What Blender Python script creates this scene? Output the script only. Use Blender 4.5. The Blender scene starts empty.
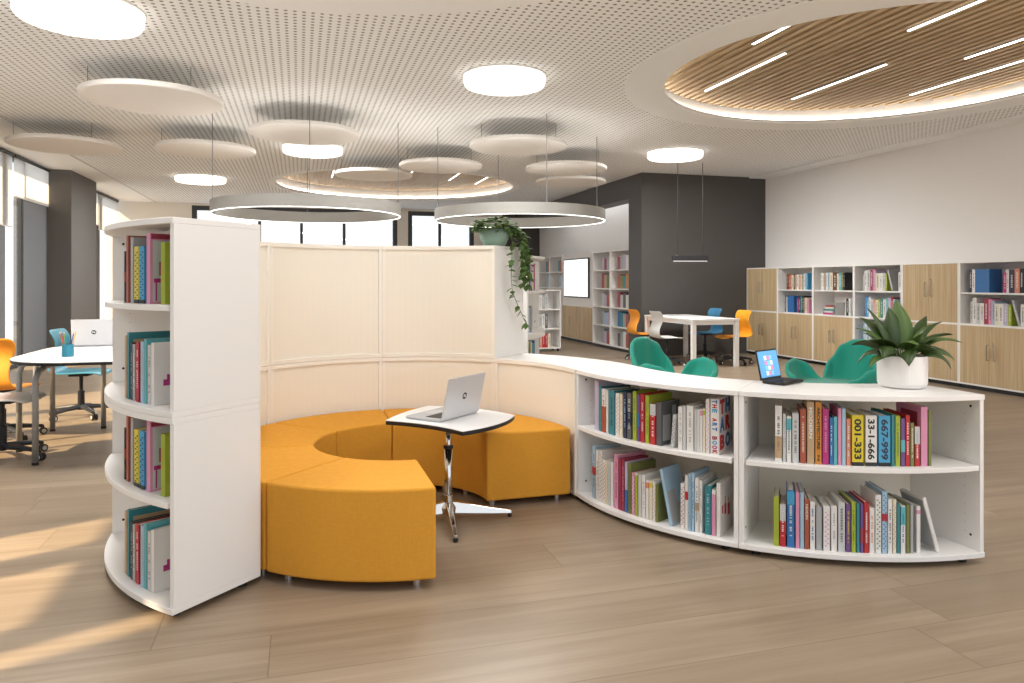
import bpy, bmesh, math, random
from math import sin, cos, pi, radians, sqrt, atan2
from mathutils import Vector, Matrix
random.seed(11)
SC = bpy.context.scene
COL = SC.collection

# ------------------------------------------------------------------ materials
def lin(c):
    if isinstance(c, str):
        c = c.lstrip('#'); c = tuple(int(c[i:i+2], 16)/255 for i in (0, 2, 4))
    return tuple((x/12.92 if x <= .04045 else ((x+.055)/1.055)**2.4) for x in c)
MATS = {}
def mat(name, col, rough=.5, metal=0, spec=.5, emit=None, estr=0, noise=0, nscale=8, sheen=0):
    if name in MATS: return MATS[name]
    m = bpy.data.materials.new(name); m.use_nodes = True
    nt = m.node_tree; b = nt.nodes['Principled BSDF']
    c = lin(col)
    b.inputs['Base Color'].default_value = (*c, 1)
    b.inputs['Roughness'].default_value = rough
    b.inputs['Metallic'].default_value = metal
    b.inputs['Specular IOR Level'].default_value = spec
    if sheen: b.inputs['Sheen Weight'].default_value = sheen
    if emit:
        b.inputs['Emission Color'].default_value = (*lin(emit), 1); b.inputs['Emission Strength'].default_value = estr
    if noise:
        tc = nt.nodes.new('ShaderNodeTexCoord'); n = nt.nodes.new('ShaderNodeTexNoise'); n.inputs['Scale'].default_value = nscale
        n.inputs['Detail'].default_value = 4
        mx = nt.nodes.new('ShaderNodeMix'); mx.data_type = 'RGBA'
        mx.inputs[6].default_value = (*[x*(1-noise) for x in c], 1); mx.inputs[7].default_value = (*[min(1, x*(1+noise)) for x in c], 1)
        nt.links.new(tc.outputs['Object'], n.inputs['Vector']); nt.links.new(n.outputs['Fac'], mx.inputs[0]); nt.links.new(mx.outputs[2], b.inputs['Base Color'])
    MATS[name] = m
    return m
class NT:
    """short helper for node graphs"""
    def __init__(s, m): s.t = m.node_tree; s.l = s.t.links
    def n(s, k, **kw):
        x = s.t.nodes.new(k)
        for a, v in kw.items(): setattr(x, a, v)
        return x
    def math(s, op, a, b=None, c=None):
        x = s.n('ShaderNodeMath', operation=op)
        for i, v in enumerate((a, b, c)):
            if v is None: continue
            if isinstance(v, (int, float)): x.inputs[i].default_value = v
            else: s.l.new(v, x.inputs[i])
        return x.outputs[0]
    def mix(s, f, a, b):
        x = s.n('ShaderNodeMix', data_type='RGBA')
        for i, v in ((0, f), (6, a), (7, b)):
            if isinstance(v, (int, float)): x.inputs[i].default_value = v
            elif isinstance(v, tuple): x.inputs[i].default_value = (*v, 1)
            else: s.l.new(v, x.inputs[i])
        return x.outputs[2]
    def comb(s, x, y, z):
        c = s.n('ShaderNodeCombineXYZ')
        for i, v in enumerate((x, y, z)):
            if isinstance(v, (int, float)): c.inputs[i].default_value = v
            else: s.l.new(v, c.inputs[i])
        return c.outputs[0]

WHITE = mat('white_laminate', '#ecebe9', .45)
WHITE2 = mat('white_edge', '#efede9', .4)
CREAM = mat('cream_back_panel', '#ece7da', .7, noise=.012, nscale=60)
CREAMF = mat('cream_frame', '#efebe1', .5)
BLACK = mat('black_plastic', '#17171a', .5)
DARKHOLE = mat('hole_dark', '#2a2826', .8)
CHROME = mat('polished_chrome', '#d4d2cf', .13, 1)
STEEL = mat('brushed_steel', '#a9a7a2', .38, 1)
GREYTUBE = mat('grey_tube', '#9a9a98', .4, .3)
ALU = mat('aluminium_case', '#cfd0d3', .42, .35)
ALUD = mat('aluminium_deck', '#b9bcc0', .42, .35)
KEYS = mat('keyboard_black', '#26272a', .6)
SCREENB = mat('screen_black', '#0c0d10', .2)
LOGOW = mat('logo_white', '#f2f2f2', .5)
WALLW = mat('wall_paint_white', '#eae8e6', .85, noise=.01, nscale=2)
WALLC = mat('wall_paint_warm', '#e8e2d8', .85, noise=.01, nscale=2)
CHAR = mat('charcoal_paint', '#4e4b49', .5, noise=.03, nscale=3, spec=.35)
CHARP = mat('charcoal_pillar', '#6c6966', .75, noise=.02, nscale=3, spec=.25)
GREYPANEL = mat('grey_spandrel', '#7c7f84', .5, spec=.3)
FRAMEM = mat('window_frame_dark', '#3a3c3e', .5)
PLAINC = mat('ceiling_plain', '#eff0f0', .9, spec=.1)
BAFFLE = mat('baffle_white', '#e9e6e2', .9, spec=.1)
FELT = mat('ring_grey', '#9f9d98', .6, noise=.03, nscale=30)
WIRE = mat('wire_grey', '#77777a', .5, .6)
LAMP = mat('lamp_diffuser', '#ffffff', .6, emit='#fffaf2', estr=1.6)
LED = mat('led_warm', '#ffffff', .6, emit='#fff0e0', estr=8)
LEDW = mat('led_line', '#ffffff', .6, emit='#fffaf4', estr=3.0)
LEDP = mat('led_pendant', '#ffffff', .6, emit='#fffaf4', estr=1.2)
RINGUP = mat('ring_up_led', '#ffffff', .6, emit='#fffdf8', estr=16)
RINGLED = mat('ring_led', '#ffffff', .6, emit='#fffdf8', estr=1.8)
TEALU = mat('teal_upholstery', '#0f8f7c', .85, noise=.06, nscale=90, sheen=.3)
POTW = mat('pot_white', '#eceae8', .3)
SOIL = mat('soil', '#3b3026', .95, noise=.3, nscale=60)
LEAF = mat('leaf_green', '#33491f', .42, noise=.22, nscale=14)
LEAFL = mat('leaf_light', '#4c682e', .45, noise=.2, nscale=14)
IVY = mat('ivy_green', '#59733f', .7, noise=.35, nscale=16, spec=.25)
STEMG = mat('stem_green', '#5d6b3f', .6)
HPOT = mat('hanging_pot', '#7d978a', .6, noise=.05, nscale=20)
SCREENW = mat('projection_white', '#f4f6f8', .3, emit='#f6fafd', estr=.75)
PAGES = mat('page_paper', '#e2ddd0', .9)

def plank_mat():
    m = bpy.data.materials.new('laminate_planks'); m.use_nodes = True; N = NT(m); b = N.t.nodes['Principled BSDF']
    tc = N.n('ShaderNodeTexCoord'); sp = N.n('ShaderNodeSeparateXYZ'); N.l.new(tc.outputs['Object'], sp.inputs[0])
    x, y = sp.outputs[0], sp.outputs[1]
    yy = N.math('DIVIDE', N.math('SUBTRACT', y, 2.225), .304)
    row = N.math('FLOOR', yy); fy = N.math('FRACT', yy)
    wn = N.n('ShaderNodeTexWhiteNoise', noise_dimensions='1D'); N.l.new(row, wn.inputs['W'])
    xx = N.math('ADD', N.math('DIVIDE', x, 2.6), N.math('MULTIPLY', wn.outputs['Value'], 7.0))
    pl = N.math('FLOOR', xx); fx = N.math('FRACT', xx)
    w2 = N.n('ShaderNodeTexWhiteNoise', noise_dimensions='2D'); N.l.new(N.comb(row, pl, 0), w2.inputs['Vector'])
    pid = w2.outputs['Value']
    g = N.n('ShaderNodeTexNoise'); g.inputs['Scale'].default_value = 1; g.inputs['Detail'].default_value = 6; g.inputs['Roughness'].default_value = .62
    N.l.new(N.comb(N.math('MULTIPLY', x, 1.1), N.math('MULTIPLY', y, 26.), N.math('MULTIPLY', pid, 37.)), g.inputs['Vector'])
    g2 = N.n('ShaderNodeTexNoise'); g2.inputs['Scale'].default_value = 1; g2.inputs['Detail'].default_value = 3
    N.l.new(N.comb(N.math('MULTIPLY', x, .7), N.math('MULTIPLY', y, 6.), N.math('MULTIPLY', pid, 17.)), g2.inputs['Vector'])
    c = N.mix(pid, lin('#9c8b77'), lin('#b3a18b'))
    gr = N.math('ADD', N.math('MULTIPLY', g.outputs['Fac'], .55), N.math('MULTIPLY', g2.outputs['Fac'], .45))
    k = N.math('MULTIPLY', N.math('SUBTRACT', gr, .36), 3.2)
    kc = N.n('ShaderNodeClamp'); N.l.new(k, kc.inputs[0])
    c = N.mix(N.math('MULTIPLY', kc.outputs[0], .75), lin('#897864'), c)
    sy = N.math('LESS_THAN', N.math('MINIMUM', fy, N.math('SUBTRACT', 1, fy)), .006)
    sx = N.math('LESS_THAN', N.math('MINIMUM', fx, N.math('SUBTRACT', 1, fx)), .0009)
    seam = N.math('MAXIMUM', sy, sx)
    c = N.mix(N.math('MULTIPLY', seam, .55), c, lin('#5e4c3c'))
    N.l.new(c, b.inputs['Base Color'])
    b.inputs['Roughness'].default_value = .37; b.inputs['Specular IOR Level'].default_value = .42
    return m
def perf_mat():
    m = bpy.data.materials.new('perforated_board'); m.use_nodes = True; N = NT(m); b = N.t.nodes['Principled BSDF']
    tc = N.n('ShaderNodeTexCoord'); sp = N.n('ShaderNodeSeparateXYZ'); N.l.new(tc.outputs['Object'], sp.inputs[0])
    p = .062
    fx = N.math('SUBTRACT', N.math('FRACT', N.math('DIVIDE', sp.outputs[0], p)), .5)
    fy = N.math('SUBTRACT', N.math('FRACT', N.math('DIVIDE', sp.outputs[1], p)), .5)
    d = N.math('SQRT', N.math('ADD', N.math('MULTIPLY', fx, fx), N.math('MULTIPLY', fy, fy)))
    h = N.math('LESS_THAN', d, .22)
    N.l.new(N.mix(h, lin('#eff0f0'), lin('#8a8682')), b.inputs['Base Color'])
    b.inputs['Roughness'].default_value = .9; b.inputs['Specular IOR Level'].default_value = .1
    return m
def oak_mat(name='oak_door', axis=2, a='#c9b38f', d='#b39a74'):
    m = bpy.data.materials.new(name); m.use_nodes = True; N = NT(m); b = N.t.nodes['Principled BSDF']
    tc = N.n('ShaderNodeTexCoord'); mp = N.n('ShaderNodeMapping'); N.l.new(tc.outputs['Object'], mp.inputs[0])
    sc = [45, 45, 45]; sc[axis] = 1.2; mp.inputs['Scale'].default_value = sc
    n = N.n('ShaderNodeTexNoise'); n.inputs['Scale'].default_value = 1; n.inputs['Detail'].default_value = 5; N.l.new(mp.outputs[0], n.inputs['Vector'])
    k = N.n('ShaderNodeClamp'); N.l.new(N.math('MULTIPLY', N.math('SUBTRACT', n.outputs['Fac'], .33), 3), k.inputs[0])
    N.l.new(N.mix(k.outputs[0], lin(d), lin(a)), b.inputs['Base Color']); b.inputs['Roughness'].default_value = .55
    return m
def fabric_mat(name, col):
    m = bpy.data.materials.new(name); m.use_nodes = True; N = NT(m); b = N.t.nodes['Principled BSDF']
    c = lin(col); tc = N.n('ShaderNodeTexCoord')
    out = None
    for sc in ((400, 400, 30), (30, 30, 400)):
        mp = N.n('ShaderNodeMapping'); N.l.new(tc.outputs['Object'], mp.inputs[0]); mp.inputs['Scale'].default_value = sc
        n = N.n('ShaderNodeTexNoise'); n.inputs['Scale'].default_value = 1; n.inputs['Detail'].default_value = 2; N.l.new(mp.outputs[0], n.inputs['Vector'])
        out = n.outputs['Fac'] if out is None else N.math('ADD', out, n.outputs['Fac'])
    f = N.math('MULTIPLY', out, .5)
    N.l.new(N.mix(f, tuple(x*.80 for x in c), tuple(min(1, x*1.2) for x in c)), b.inputs['Base Color'])
    b.inputs['Roughness'].default_value = .85; b.inputs['Specular IOR Level'].default_value = .2
    bp = N.n('ShaderNodeBump'); bp.inputs['Strength'].default_value = .08; bp.inputs['Distance'].default_value = .002; N.l.new(f, bp.inputs['Height']); N.l.new(bp.outputs[0], b.inputs['Normal'])
    return m
def glass_mat():
    m = bpy.data.materials.new('window_glass'); m.use_nodes = True; N = NT(m); N.t.nodes.remove(N.t.nodes['Principled BSDF'])
    t = N.n('ShaderNodeBsdfTransparent'); t.inputs[0].default_value = (.97, .98, .98, 1); g = N.n('ShaderNodeBsdfGlossy'); g.inputs['Roughness'].default_value = .02
    x = N.n('ShaderNodeMixShader'); x.inputs[0].default_value = .06
    N.l.new(t.outputs[0], x.inputs[1]); N.l.new(g.outputs[0], x.inputs[2]); N.l.new(x.outputs[0], N.t.nodes['Material Output'].inputs[0])
    return m
def blind_mat():
    m = bpy.data.materials.new('blind_fabric'); m.use_nodes = True; N = NT(m); N.t.nodes.remove(N.t.nodes['Principled BSDF'])
    t = N.n('ShaderNodeBsdfTranslucent'); t.inputs[0].default_value = (.93, .92, .9, 1); g = N.n('ShaderNodeBsdfDiffuse'); g.inputs[0].default_value = (.85, .85, .84, 1)
    x = N.n('ShaderNodeMixShader'); x.inputs[0].default_value = .3
    N.l.new(t.outputs[0], x.inputs[1]); N.l.new(g.outputs[0], x.inputs[2]); N.l.new(x.outputs[0], N.t.nodes['Material Output'].inputs[0])
    return m
FLOORM, PERF, OAK, GLASS, BLINDM = plank_mat(), perf_mat(), oak_mat(), glass_mat(), blind_mat()
SLATW = oak_mat('slat_oak', 1, '#c4ad8a', '#a98d68')
SLATD = mat('slat_backing', '#4c3d2c', .9)
MUST = fabric_mat('mustard_fabric', '#da9b38')

# ------------------------------------------------------------------ mesh helper
class G:
    def __init__(s): s.b = bmesh.new()
    def box(s, x0, x1, y0, y1, z0, z1, M=None):
        v = [s.b.verts.new((x, y, z)) for x in (x0, x1) for y in (y0, y1) for z in (z0, z1)]
        for f in ((0, 1, 3, 2), (4, 6, 7, 5), (0, 4, 5, 1), (2, 3, 7, 6), (0, 2, 6, 4), (1, 5, 7, 3)): s.b.faces.new([v[i] for i in f])
        if M is not None: bmesh.ops.transform(s.b, matrix=M, verts=v)
        return s
    def prism(s, poly, z0, z1, M=None):
        lo = [s.b.verts.new((x, y, z0)) for x, y in poly]; hi = [s.b.verts.new((x, y, z1)) for x, y in poly]; n = len(poly)
        s.b.faces.new(lo[::-1]); s.b.faces.new(hi)
        for i in range(n): s.b.faces.new((lo[i], lo[(i+1) % n], hi[(i+1) % n], hi[i]))
        if M is not None: bmesh.ops.transform(s.b, matrix=M, verts=lo+hi)
        return s
    def arc(s, c, r0, r1, a0, a1, z0, z1, n=18):
        """curved slab: quads only"""
        ring = []
        for i in range(n+1):
            a = a0+(a1-a0)*i/n; ca, sa = cos(a), sin(a)
            ring.append([s.b.verts.new((c[0]+r*ca, c[1]+r*sa, z)) for r, z in ((r0, z0), (r1, z0), (r1, z1), (r0, z1))])
        full = abs(abs(a1-a0)-2*pi) < 1e-6
        for i in range(n):
            A, B = ring[i], ring[i+1]
            if full and i == n-1: B = ring[0]
            for k in range(4): s.b.faces.new((A[k], A[(k+1) % 4], B[(k+1) % 4], B[k]))
        if full:
            for v in ring[n]: s.b.verts.remove(v)
        else:
            s.b.faces.new(ring[0][::-1]); s.b.faces.new(ring[n])
        return s
    def tube(s, pts, r, n=10, cap=True):
        pts = [Vector(p) for p in pts]; rs = r if isinstance(r, (list, tuple)) else [r]*len(pts)
        rings = []; up = None
        for i, p in enumerate(pts):
            d = (pts[min(i+1, len(pts)-1)]-pts[max(i-1, 0)]).normalized()
            if up is None: up = Vector((0, 0, 1)) if abs(d.z) < .9 else Vector((1, 0, 0))
            u = d.cross(up).normalized(); w = u.cross(d).normalized(); up = w
            rings.append([s.b.verts.new(p+(u*cos(2*pi*k/n)+w*sin(2*pi*k/n))*rs[i]) for k in range(n)])
        for A, B in zip(rings, rings[1:]):
            for k in range(n): s.b.faces.new((A[k], A[(k+1) % n], B[(k+1) % n], B[k]))
        if cap: s.b.faces.new(rings[0][::-1]); s.b.faces.new(rings[-1])
        return s
    def lathe(s, prof, n=32, c=(0, 0, 0), cap=True):
        rings = [[s.b.verts.new((c[0]+r*cos(2*pi*k/n), c[1]+r*sin(2*pi*k/n), c[2]+z)) for k in range(n)] for r, z in prof]
        for A, B in zip(rings, rings[1:]):
            for k in range(n): s.b.faces.new((A[k], A[(k+1) % n], B[(k+1) % n], B[k]))
        if cap: s.b.faces.new(rings[0][::-1]); s.b.faces.new(rings[-1])
        return s
    def grid(s, P):
        V = [[s.b.verts.new(p) for p in row] for row in P]
        for A, B in zip(V, V[1:]):
            for i in range(len(A)-1): s.b.faces.new((A[i], A[i+1], B[i+1], B[i]))
        return s
    def poly(s, pts):
        s.b.faces.new([s.b.verts.new(p) for p in pts]); return s

def mk(name, g, m, root=None, sub=None, bevel=0, smooth=False, seg=2, solid=0, subd=0, solid_off=-1):
    me = bpy.data.meshes.new(name)
    if sub is not None: bmesh.ops.translate(g.b, verts=g.b.verts, vec=-Vector(sub))
    bmesh.ops.recalc_face_normals(g.b, faces=g.b.faces)
    if smooth:
        for f in g.b.faces: f.smooth = True
    g.b.to_mesh(me); g.b.free()
    for x in (m if isinstance(m, (list, tuple)) else [m]): me.materials.append(x)
    o = bpy.data.objects.new(name, me); COL.objects.link(o)
    if root is not None: o.parent = root
    if solid:
        d = o.modifiers.new('solid', 'SOLIDIFY'); d.thickness = solid; d.offset = solid_off
    if bevel:
        d = o.modifiers.new('bevel', 'BEVEL'); d.width = bevel; d.segments = seg; d.limit_method = 'ANGLE'; d.angle_limit = radians(40)
    if subd:
        d = o.modifiers.new('sub', 'SUBSURF'); d.levels = subd; d.render_levels = subd
    return o
def tag(o, label, cat, group=None):
    o['label'] = label; o['category'] = cat
    if group: o['group'] = group
    return o
def thing(name, label, cat, loc, rz=0, group=None, ry=0):
    o = bpy.data.objects.new(name, None); COL.objects.link(o); o.empty_display_size = .05
    o.location = loc; o.rotation_euler = (0, ry, rz)
    return tag(o, label, cat, group)
def struct(name, g, m, root=None, **kw):
    o = mk(name, g, m, root, **kw)
    if root is None: o['kind'] = 'structure'
    return o
def single(name, g, m, label, cat, loc, group=None, **kw):
    o = mk(name, g, m, sub=loc, **kw); o.location = loc
    return tag(o, label, cat, group)

# ------------------------------------------------------------------ frame of the room (x right, y deep, camera above the origin)
F, HY, TH = 731.65, 281.73, radians(16.2)
cT, sT = cos(TH), sin(TH)
def cw(x, d): return (x*cT+d*sT, d*cT-x*sT)          # camera plan -> room plan
def to_px(x, y): xc, d = x*cT-y*sT, x*sT+y*cT; return 512+F*xc/d
ZC = 3.2
XL, XR, YB, YF, YC = -4.1, 8.2, 19.15, -.5, -.3   # YC: the ceiling starts here, cut away behind the viewer to let sky light in
XD, YD = 5.71, 11.58                                   # corner of the charcoal volume

cam = bpy.data.cameras.new('camera'); co = bpy.data.objects.new('camera', cam); COL.objects.link(co)
co.location = (0, 0, 1.3); co.rotation_euler = (pi/2, 0, -TH)
cam.sensor_width = 36; cam.lens = 36*F/1024; cam.shift_y = (HY-341.5)/1024; cam.clip_end = 200; cam.clip_start = .05
SC.camera = co

# ------------------------------------------------------------------ setting
struct('floor', G().box(XL-.3, XR+.3, YF, YB+.3, -.1, 0), FLOORM)
struct('bounce_ground', G().box(-9, 14, -9, YF-.001, -.1, -.005), mat('bounce_pale', '#d8d6d2', .9))  # unseen pale ground added behind the viewer to bounce light up to the ceiling
RECS = [((5.15, 5.6), 1.93), ((1.88, 14.7), 2.32), ((0.0, 3.0), 1.93)]
def ceiling():
    g = G(); es = []
    def loop(pts):
        v = [g.b.verts.new((x, y, ZC)) for x, y in pts]
        for i in range(len(v)): es.append(g.b.edges.new((v[i], v[(i+1) % len(v)])))
    x0, x1, y0, y1 = -3.3, 7.87, YC, YB
    loop([(x0, y0), (x1, y0), (x1, y1), (x0, y1)])
    for c, r in RECS: loop([(c[0]+r*cos(2*pi*k/96), c[1]+r*sin(2*pi*k/96)) for k in range(96)])
    bmesh.ops.triangle_fill(g.b, edges=es, use_beauty=True)
    for f in g.b.faces:
        if f.normal.z > 0: f.normal_flip()
    me = bpy.data.meshes.new('ceiling'); g.b.to_mesh(me); g.b.free(); me.materials.append(PERF)
    o = bpy.data.objects.new('ceiling', me); COL.objects.link(o); o['kind'] = 'structure'
ceiling()
struct('trim_1', G().box(XL-.3, -3.3, YC, YB+.3, ZC, ZC+.05), PLAINC)
struct('trim_2', G().box(7.87, XR+.3, YC, YD+.02, ZC-.02, ZC+.05), PLAINC)
struct('trim_3', G().box(-3.305, -3.285, YC, YB, ZC-.004, ZC+.01), GREYTUBE)
struct('trim_4', G().box(7.86, 7.872, YC, YD, ZC-.024, ZC+.01), PLAINC)
for i, (c, r) in enumerate(RECS):
    struct('trim_%d' % (5+i), G().arc(c, r, r+(.38 if i != 1 else .12), 0, 2*pi, ZC-.008, ZC+.03, 96), PLAINC, smooth=False)
    root = bpy.data.objects.new('ceiling_recess', None); COL.objects.link(root); root.location = (*c, ZC); root['kind'] = 'structure'
    s = (*c, ZC)
    mk('recess_wall', G().arc(c, r+.13, r+.17, 0, 2*pi, ZC+.031, ZC+.40, 96).arc(c, r, r+.17, 0, 2*pi, ZC+.012, ZC+.03, 96), PLAINC, root, s)
    mk('recess_top', G().lathe([(r+.17, ZC+.40), (r+.17, ZC+.43)], 96, (c[0], c[1], 0)), SLATD if i != 1 else PLAINC, root, s)
    if i != 1:
        g = G(); x = -r-.05
        while x < r+.08:
            h = sqrt(max((r+.10)**2-x*x, .0))
            if h > .1: g.box(c[0]+x, c[0]+x+.05, c[1]-h, c[1]+h, ZC+.17, ZC+.225)
            x += .098
        mk('slat_panel', g, SLATW, root, s)
    else:
        g = G(); x = -r-.05
        while x < r+.08:
            h = sqrt(max((r+.08)**2-x*x, .0))
            if h > .1: g.box(c[0]+x, c[0]+x+.072, c[1]-h, c[1]+h, ZC+.22, ZC+.26)
            x += .078
        mk('slat_panel', g, SLATW, root, s)
    mk('led_strip', G().arc(c, r+.10, r+.125, 0, 2*pi, ZC+.032, ZC+.062, 96), LED, root, s)
def line_light(x, y0, y1, label, z=ZC+.155):
    g = G().box(x-.016, x+.016, y0, y1, z, z+.016)
    t = thing('line_light', label, 'light', (x, (y0+y1)/2, z), 0, 'line lights in the ceiling recesses')
    s = (x, (y0+y1)/2, z)
    mk('diffuser', G().box(x-.012, x+.012, y0, y1, z-.004, z+.004), LEDW, t, s); mk('housing', G().box(x-.013, x+.013, y0-.004, y1+.004, z+.0041, z+.02), STEEL, t, s)
for x, a, b, L in [(3.77, 4.6, 5.5, 'short white line light nearest the left edge of the slatted oval recess'),
                   (4.20, 5.64, 6.99, 'white line light, left of the two at the front of the slatted oval recess'),
                   (5.33, 5.66, 7.03, 'white line light near the far rim of the slatted oval recess, centre'),
                   (4.79, 3.6, 4.85, 'white line light running off the top of the slatted oval recess'),
                   (5.89, 4.0, 5.31, 'white line light at the upper right of the slatted oval recess'),
                   (6.46, 5.05, 6.51, 'white line light closest to the far right rim of the slatted oval recess')]:
    line_light(x, a, b, L)
for x, a, b, L in [(.62, 13.9, 15.0, 'tiny line light at the left of the distant oval recess'), (2.05, 13.3, 14.7, 'tiny line light in the middle of the distant oval recess'),
                   (2.95, 13.4, 14.8, 'tiny line light right of centre in the distant oval recess'), (3.6, 14.0, 15.2, 'tiny line light at the right end of the distant oval recess')]:
    line_light(x, a, b, L, ZC+.18)

# left wall: bays of glass between charcoal pillars
GL = [(1.33, 1.58, 2.9), (1.68, 2.45, 2.5), (2.60, 3.2, 2.5), (5.2, 6.3, 2.5), (6.45, 7.5, 2.6), (7.65, 8.9, 2.4), (11.1, 12.05, 2.1), (12.15, 12.92, 2.58), (15.62, 17.3, 2.5), (17.45, 18.95, 2.45)]
g = G(); y = .5
for a, b, bz in GL:
    if a-y > .05: g.box(XL-.07, XL, y if a != 15.62 else 14.03, a, 0, ZC)
    y = b
g.box(XL-.25, XL, y, YB+.25, 0, ZC) if y > 18.95 else None
g.box(XL-.25, XL-.001, -9, .5, 0, 4.4)  # taller unseen stretch beside the viewer, added to block the sun
struct('wall_left', g, CHARP)
# far bays: solid grey spandrels below the blinds
struct('trim_8', G().box(XL-.12, XL+.015, 12.93, 14.03, 0, 2.62), GREYPANEL)
struct('trim_12', G().box(XL-.12, XL+.015, 11.15, 12.2, 0, 2.1), GREYPANEL)
for i, (a, b) in enumerate([(14.03, 15.62), (3.25, 5.15)]):
    o = struct('pillar', G().box(XL, -3.72, a, b, 0, ZC-.001), CHARP, bevel=.006)
for i, (a, b, bz) in enumerate(GL):
    r = bpy.data.objects.new('window_%d' % (i+1), None); COL.objects.link(r); r.location = (XL-.1, (a+b)/2, 0); r['kind'] = 'structure'; s = r.location[:]
    w = .045
    mk('window_frame', G().box(XL-.06, XL-.002, a, a+w, 0, ZC).box(XL-.06, XL-.002, b-w, b, 0, ZC).box(XL-.06, XL-.002, a+w, b-w, 0, .06).box(XL-.06, XL-.002, a+w, b-w, ZC-.09, ZC), FRAMEM, r, s)
    mk('pane', G().box(XL-.024, XL-.016, a+w, b-w, .06, ZC-.09), GLASS, r, s)
BL = [(1.3, 1.6, 2.87, 'white roller blind in the first window bay of the left wall'), (1.62, 3.22, 2.47, 'white roller blind in the left wall bay beside the tall bookcase'),
      (5.2, 7.55, 2.5, 'white roller blind in the left wall bay behind the study table'), (7.6, 8.95, 2.45, 'white roller blind in the left wall bay just before a pillar'),
      (11.1, 12.4, 2.12, 'white roller blind at the left picture edge, lowered furthest'), (12.46, 14.02, 2.58, 'white roller blind hanging just in front of the dark pillar'),
      (15.66, 17.2, 2.5, 'white roller blind beyond the dark pillar, nearer of two'), (17.25, 18.9, 2.42, 'white roller blind in the far corner of the left wall')]
for a, b, z, L in BL:
    t = thing('roller_blind', L, 'blind', (XL+.04, (a+b)/2, z), 0, 'roller blinds on the left windows'); s = t.location[:]
    mk('blind_fabric', G().box(XL+.038, XL+.041, a, b, z, ZC-.03), BLINDM, t, s)
    mk('roller', G().tube([(XL+.045, a, ZC-.03), (XL+.045, b, ZC-.03)], .024, 12), FRAMEM, t, s)
    mk('bottom_rail', G().box(XL+.034, XL+.045, a, b, z-.02, z), WHITE2, t, s)
struct('trim_9', G().box(XL-.06, XL+.005, 12.93, 14.03, 2.62, ZC), GLASS)

# back wall with two wide windows
BW = [(-2.5, 2.45, (-.95, .05, 1.1)), (2.73, 4.5, (3.58,))]
g = G(); x = XL-.25
for a, b, ms in BW:
    g.box(x, a, YB, YB+.25, 0, ZC); g.box(a, b, YB, YB+.25, 0, .3); g.box(a, b, YB, YB+.25, ZC-.05, ZC+.1); x = b
g.box(x, 5.3, YB, YB+.25, 0, ZC)
struct('wall_back', g, WALLC)
struct('trim_10', G().box(5.3, 6.6, YB-.02, YB+.25, 0, ZC), CHAR)
for i, (a, b, ms) in enumerate(BW):
    r = bpy.data.objects.new('window_%d' % (len(GL)+1+i), None); COL.objects.link(r); r.location = ((a+b)/2, YB+.1, .3); r['kind'] = 'structure'; s = r.location[:]
    g = G(); w = .11
    g.box(a, a+w, YB+.0, YB+.12, .3, ZC-.05).box(b-w, b, YB+.0, YB+.12, .3, ZC-.05).box(a+w, b-w, YB+.02, YB+.12, .3, .4).box(a+w, b-w, YB+.02, YB+.12, ZC-.16, ZC-.05)
    for m_ in ms: g.box(m_-.035, m_+.035, YB+.03, YB+.11, .4, ZC-.16)
    mk('window_frame', g, FRAMEM, r, s); mk('pane', G().box(a+w, b-w, YB+.076, YB+.084, .4, ZC-.16), GLASS, r, s)

struct('wall_right', G().box(XR, XR+.2, 1.0, YD+.02, 0, ZC), WALLW)
g = G().box(XD, XR+.2, YD, YD+.52, 0, ZC)                       # charcoal front of the niche block
g.box(XD, XD+.35, YD+.52, YB, 2.8, ZC)                          # beam over the niche
struct('wall_center', g, CHAR)
struct('wall_niche', G().box(6.35, 6.5, YD+.52, YB, 0, ZC), WALLW)

def lamp_light(x, y, r, p, z=ZC-.106):
    ld = bpy.data.lights.new('lamp_light', 'AREA'); ld.shape = 'DISK'; ld.size = 2*r; ld.energy = p; ld.color = (1, .99, .97)
    lo = bpy.data.objects.new('lamp_light', ld); COL.objects.link(lo); lo.location = (x, y, z)
def recess_fill(x, y, L_, p):
    ld = bpy.data.lights.new('recess_fill', 'AREA'); ld.shape = 'RECTANGLE'; ld.size = .03; ld.size_y = L_; ld.energy = p
    lo = bpy.data.objects.new('recess_fill', ld); COL.objects.link(lo); lo.location = (x, y, ZC+.15)
for x, y in [(-.9, 3.4), (-.1, 2.6), (.8, 3.3)]:                 # unseen line lights added in the near recess to brighten the bench
    recess_fill(x, y, 1.35, 15); rr_ = [o for o in COL.objects if o.name.startswith('ceiling_recess')][2]
    mk('line_light', G().box(x-.015, x+.015, y-.675, y+.675, ZC+.152, ZC+.169), LEDW, rr_, rr_.location[:])
ld = bpy.data.lights.new('niche_fill', 'AREA'); ld.shape = 'RECTANGLE'; ld.size = .15; ld.size_y = 4.5; ld.energy = 13
lo = bpy.data.objects.new('niche_fill', ld); COL.objects.link(lo); lo.location = (6.12, 14.6, 3.14)     # unseen fill light added behind the beam to brighten the niche
for i, (x, y) in enumerate([(-2.6, 2.2), (2.7, 1.5), (6.9, 2.4)]):
    lamp_light(x, y, .38, 17); struct('trim_%d' % (13+i), G().lathe([(.02, -.10), (.36, -.10), (.40, -.07), (.40, -.004)], 48, (x, y, ZC)), LAMP)
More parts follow.
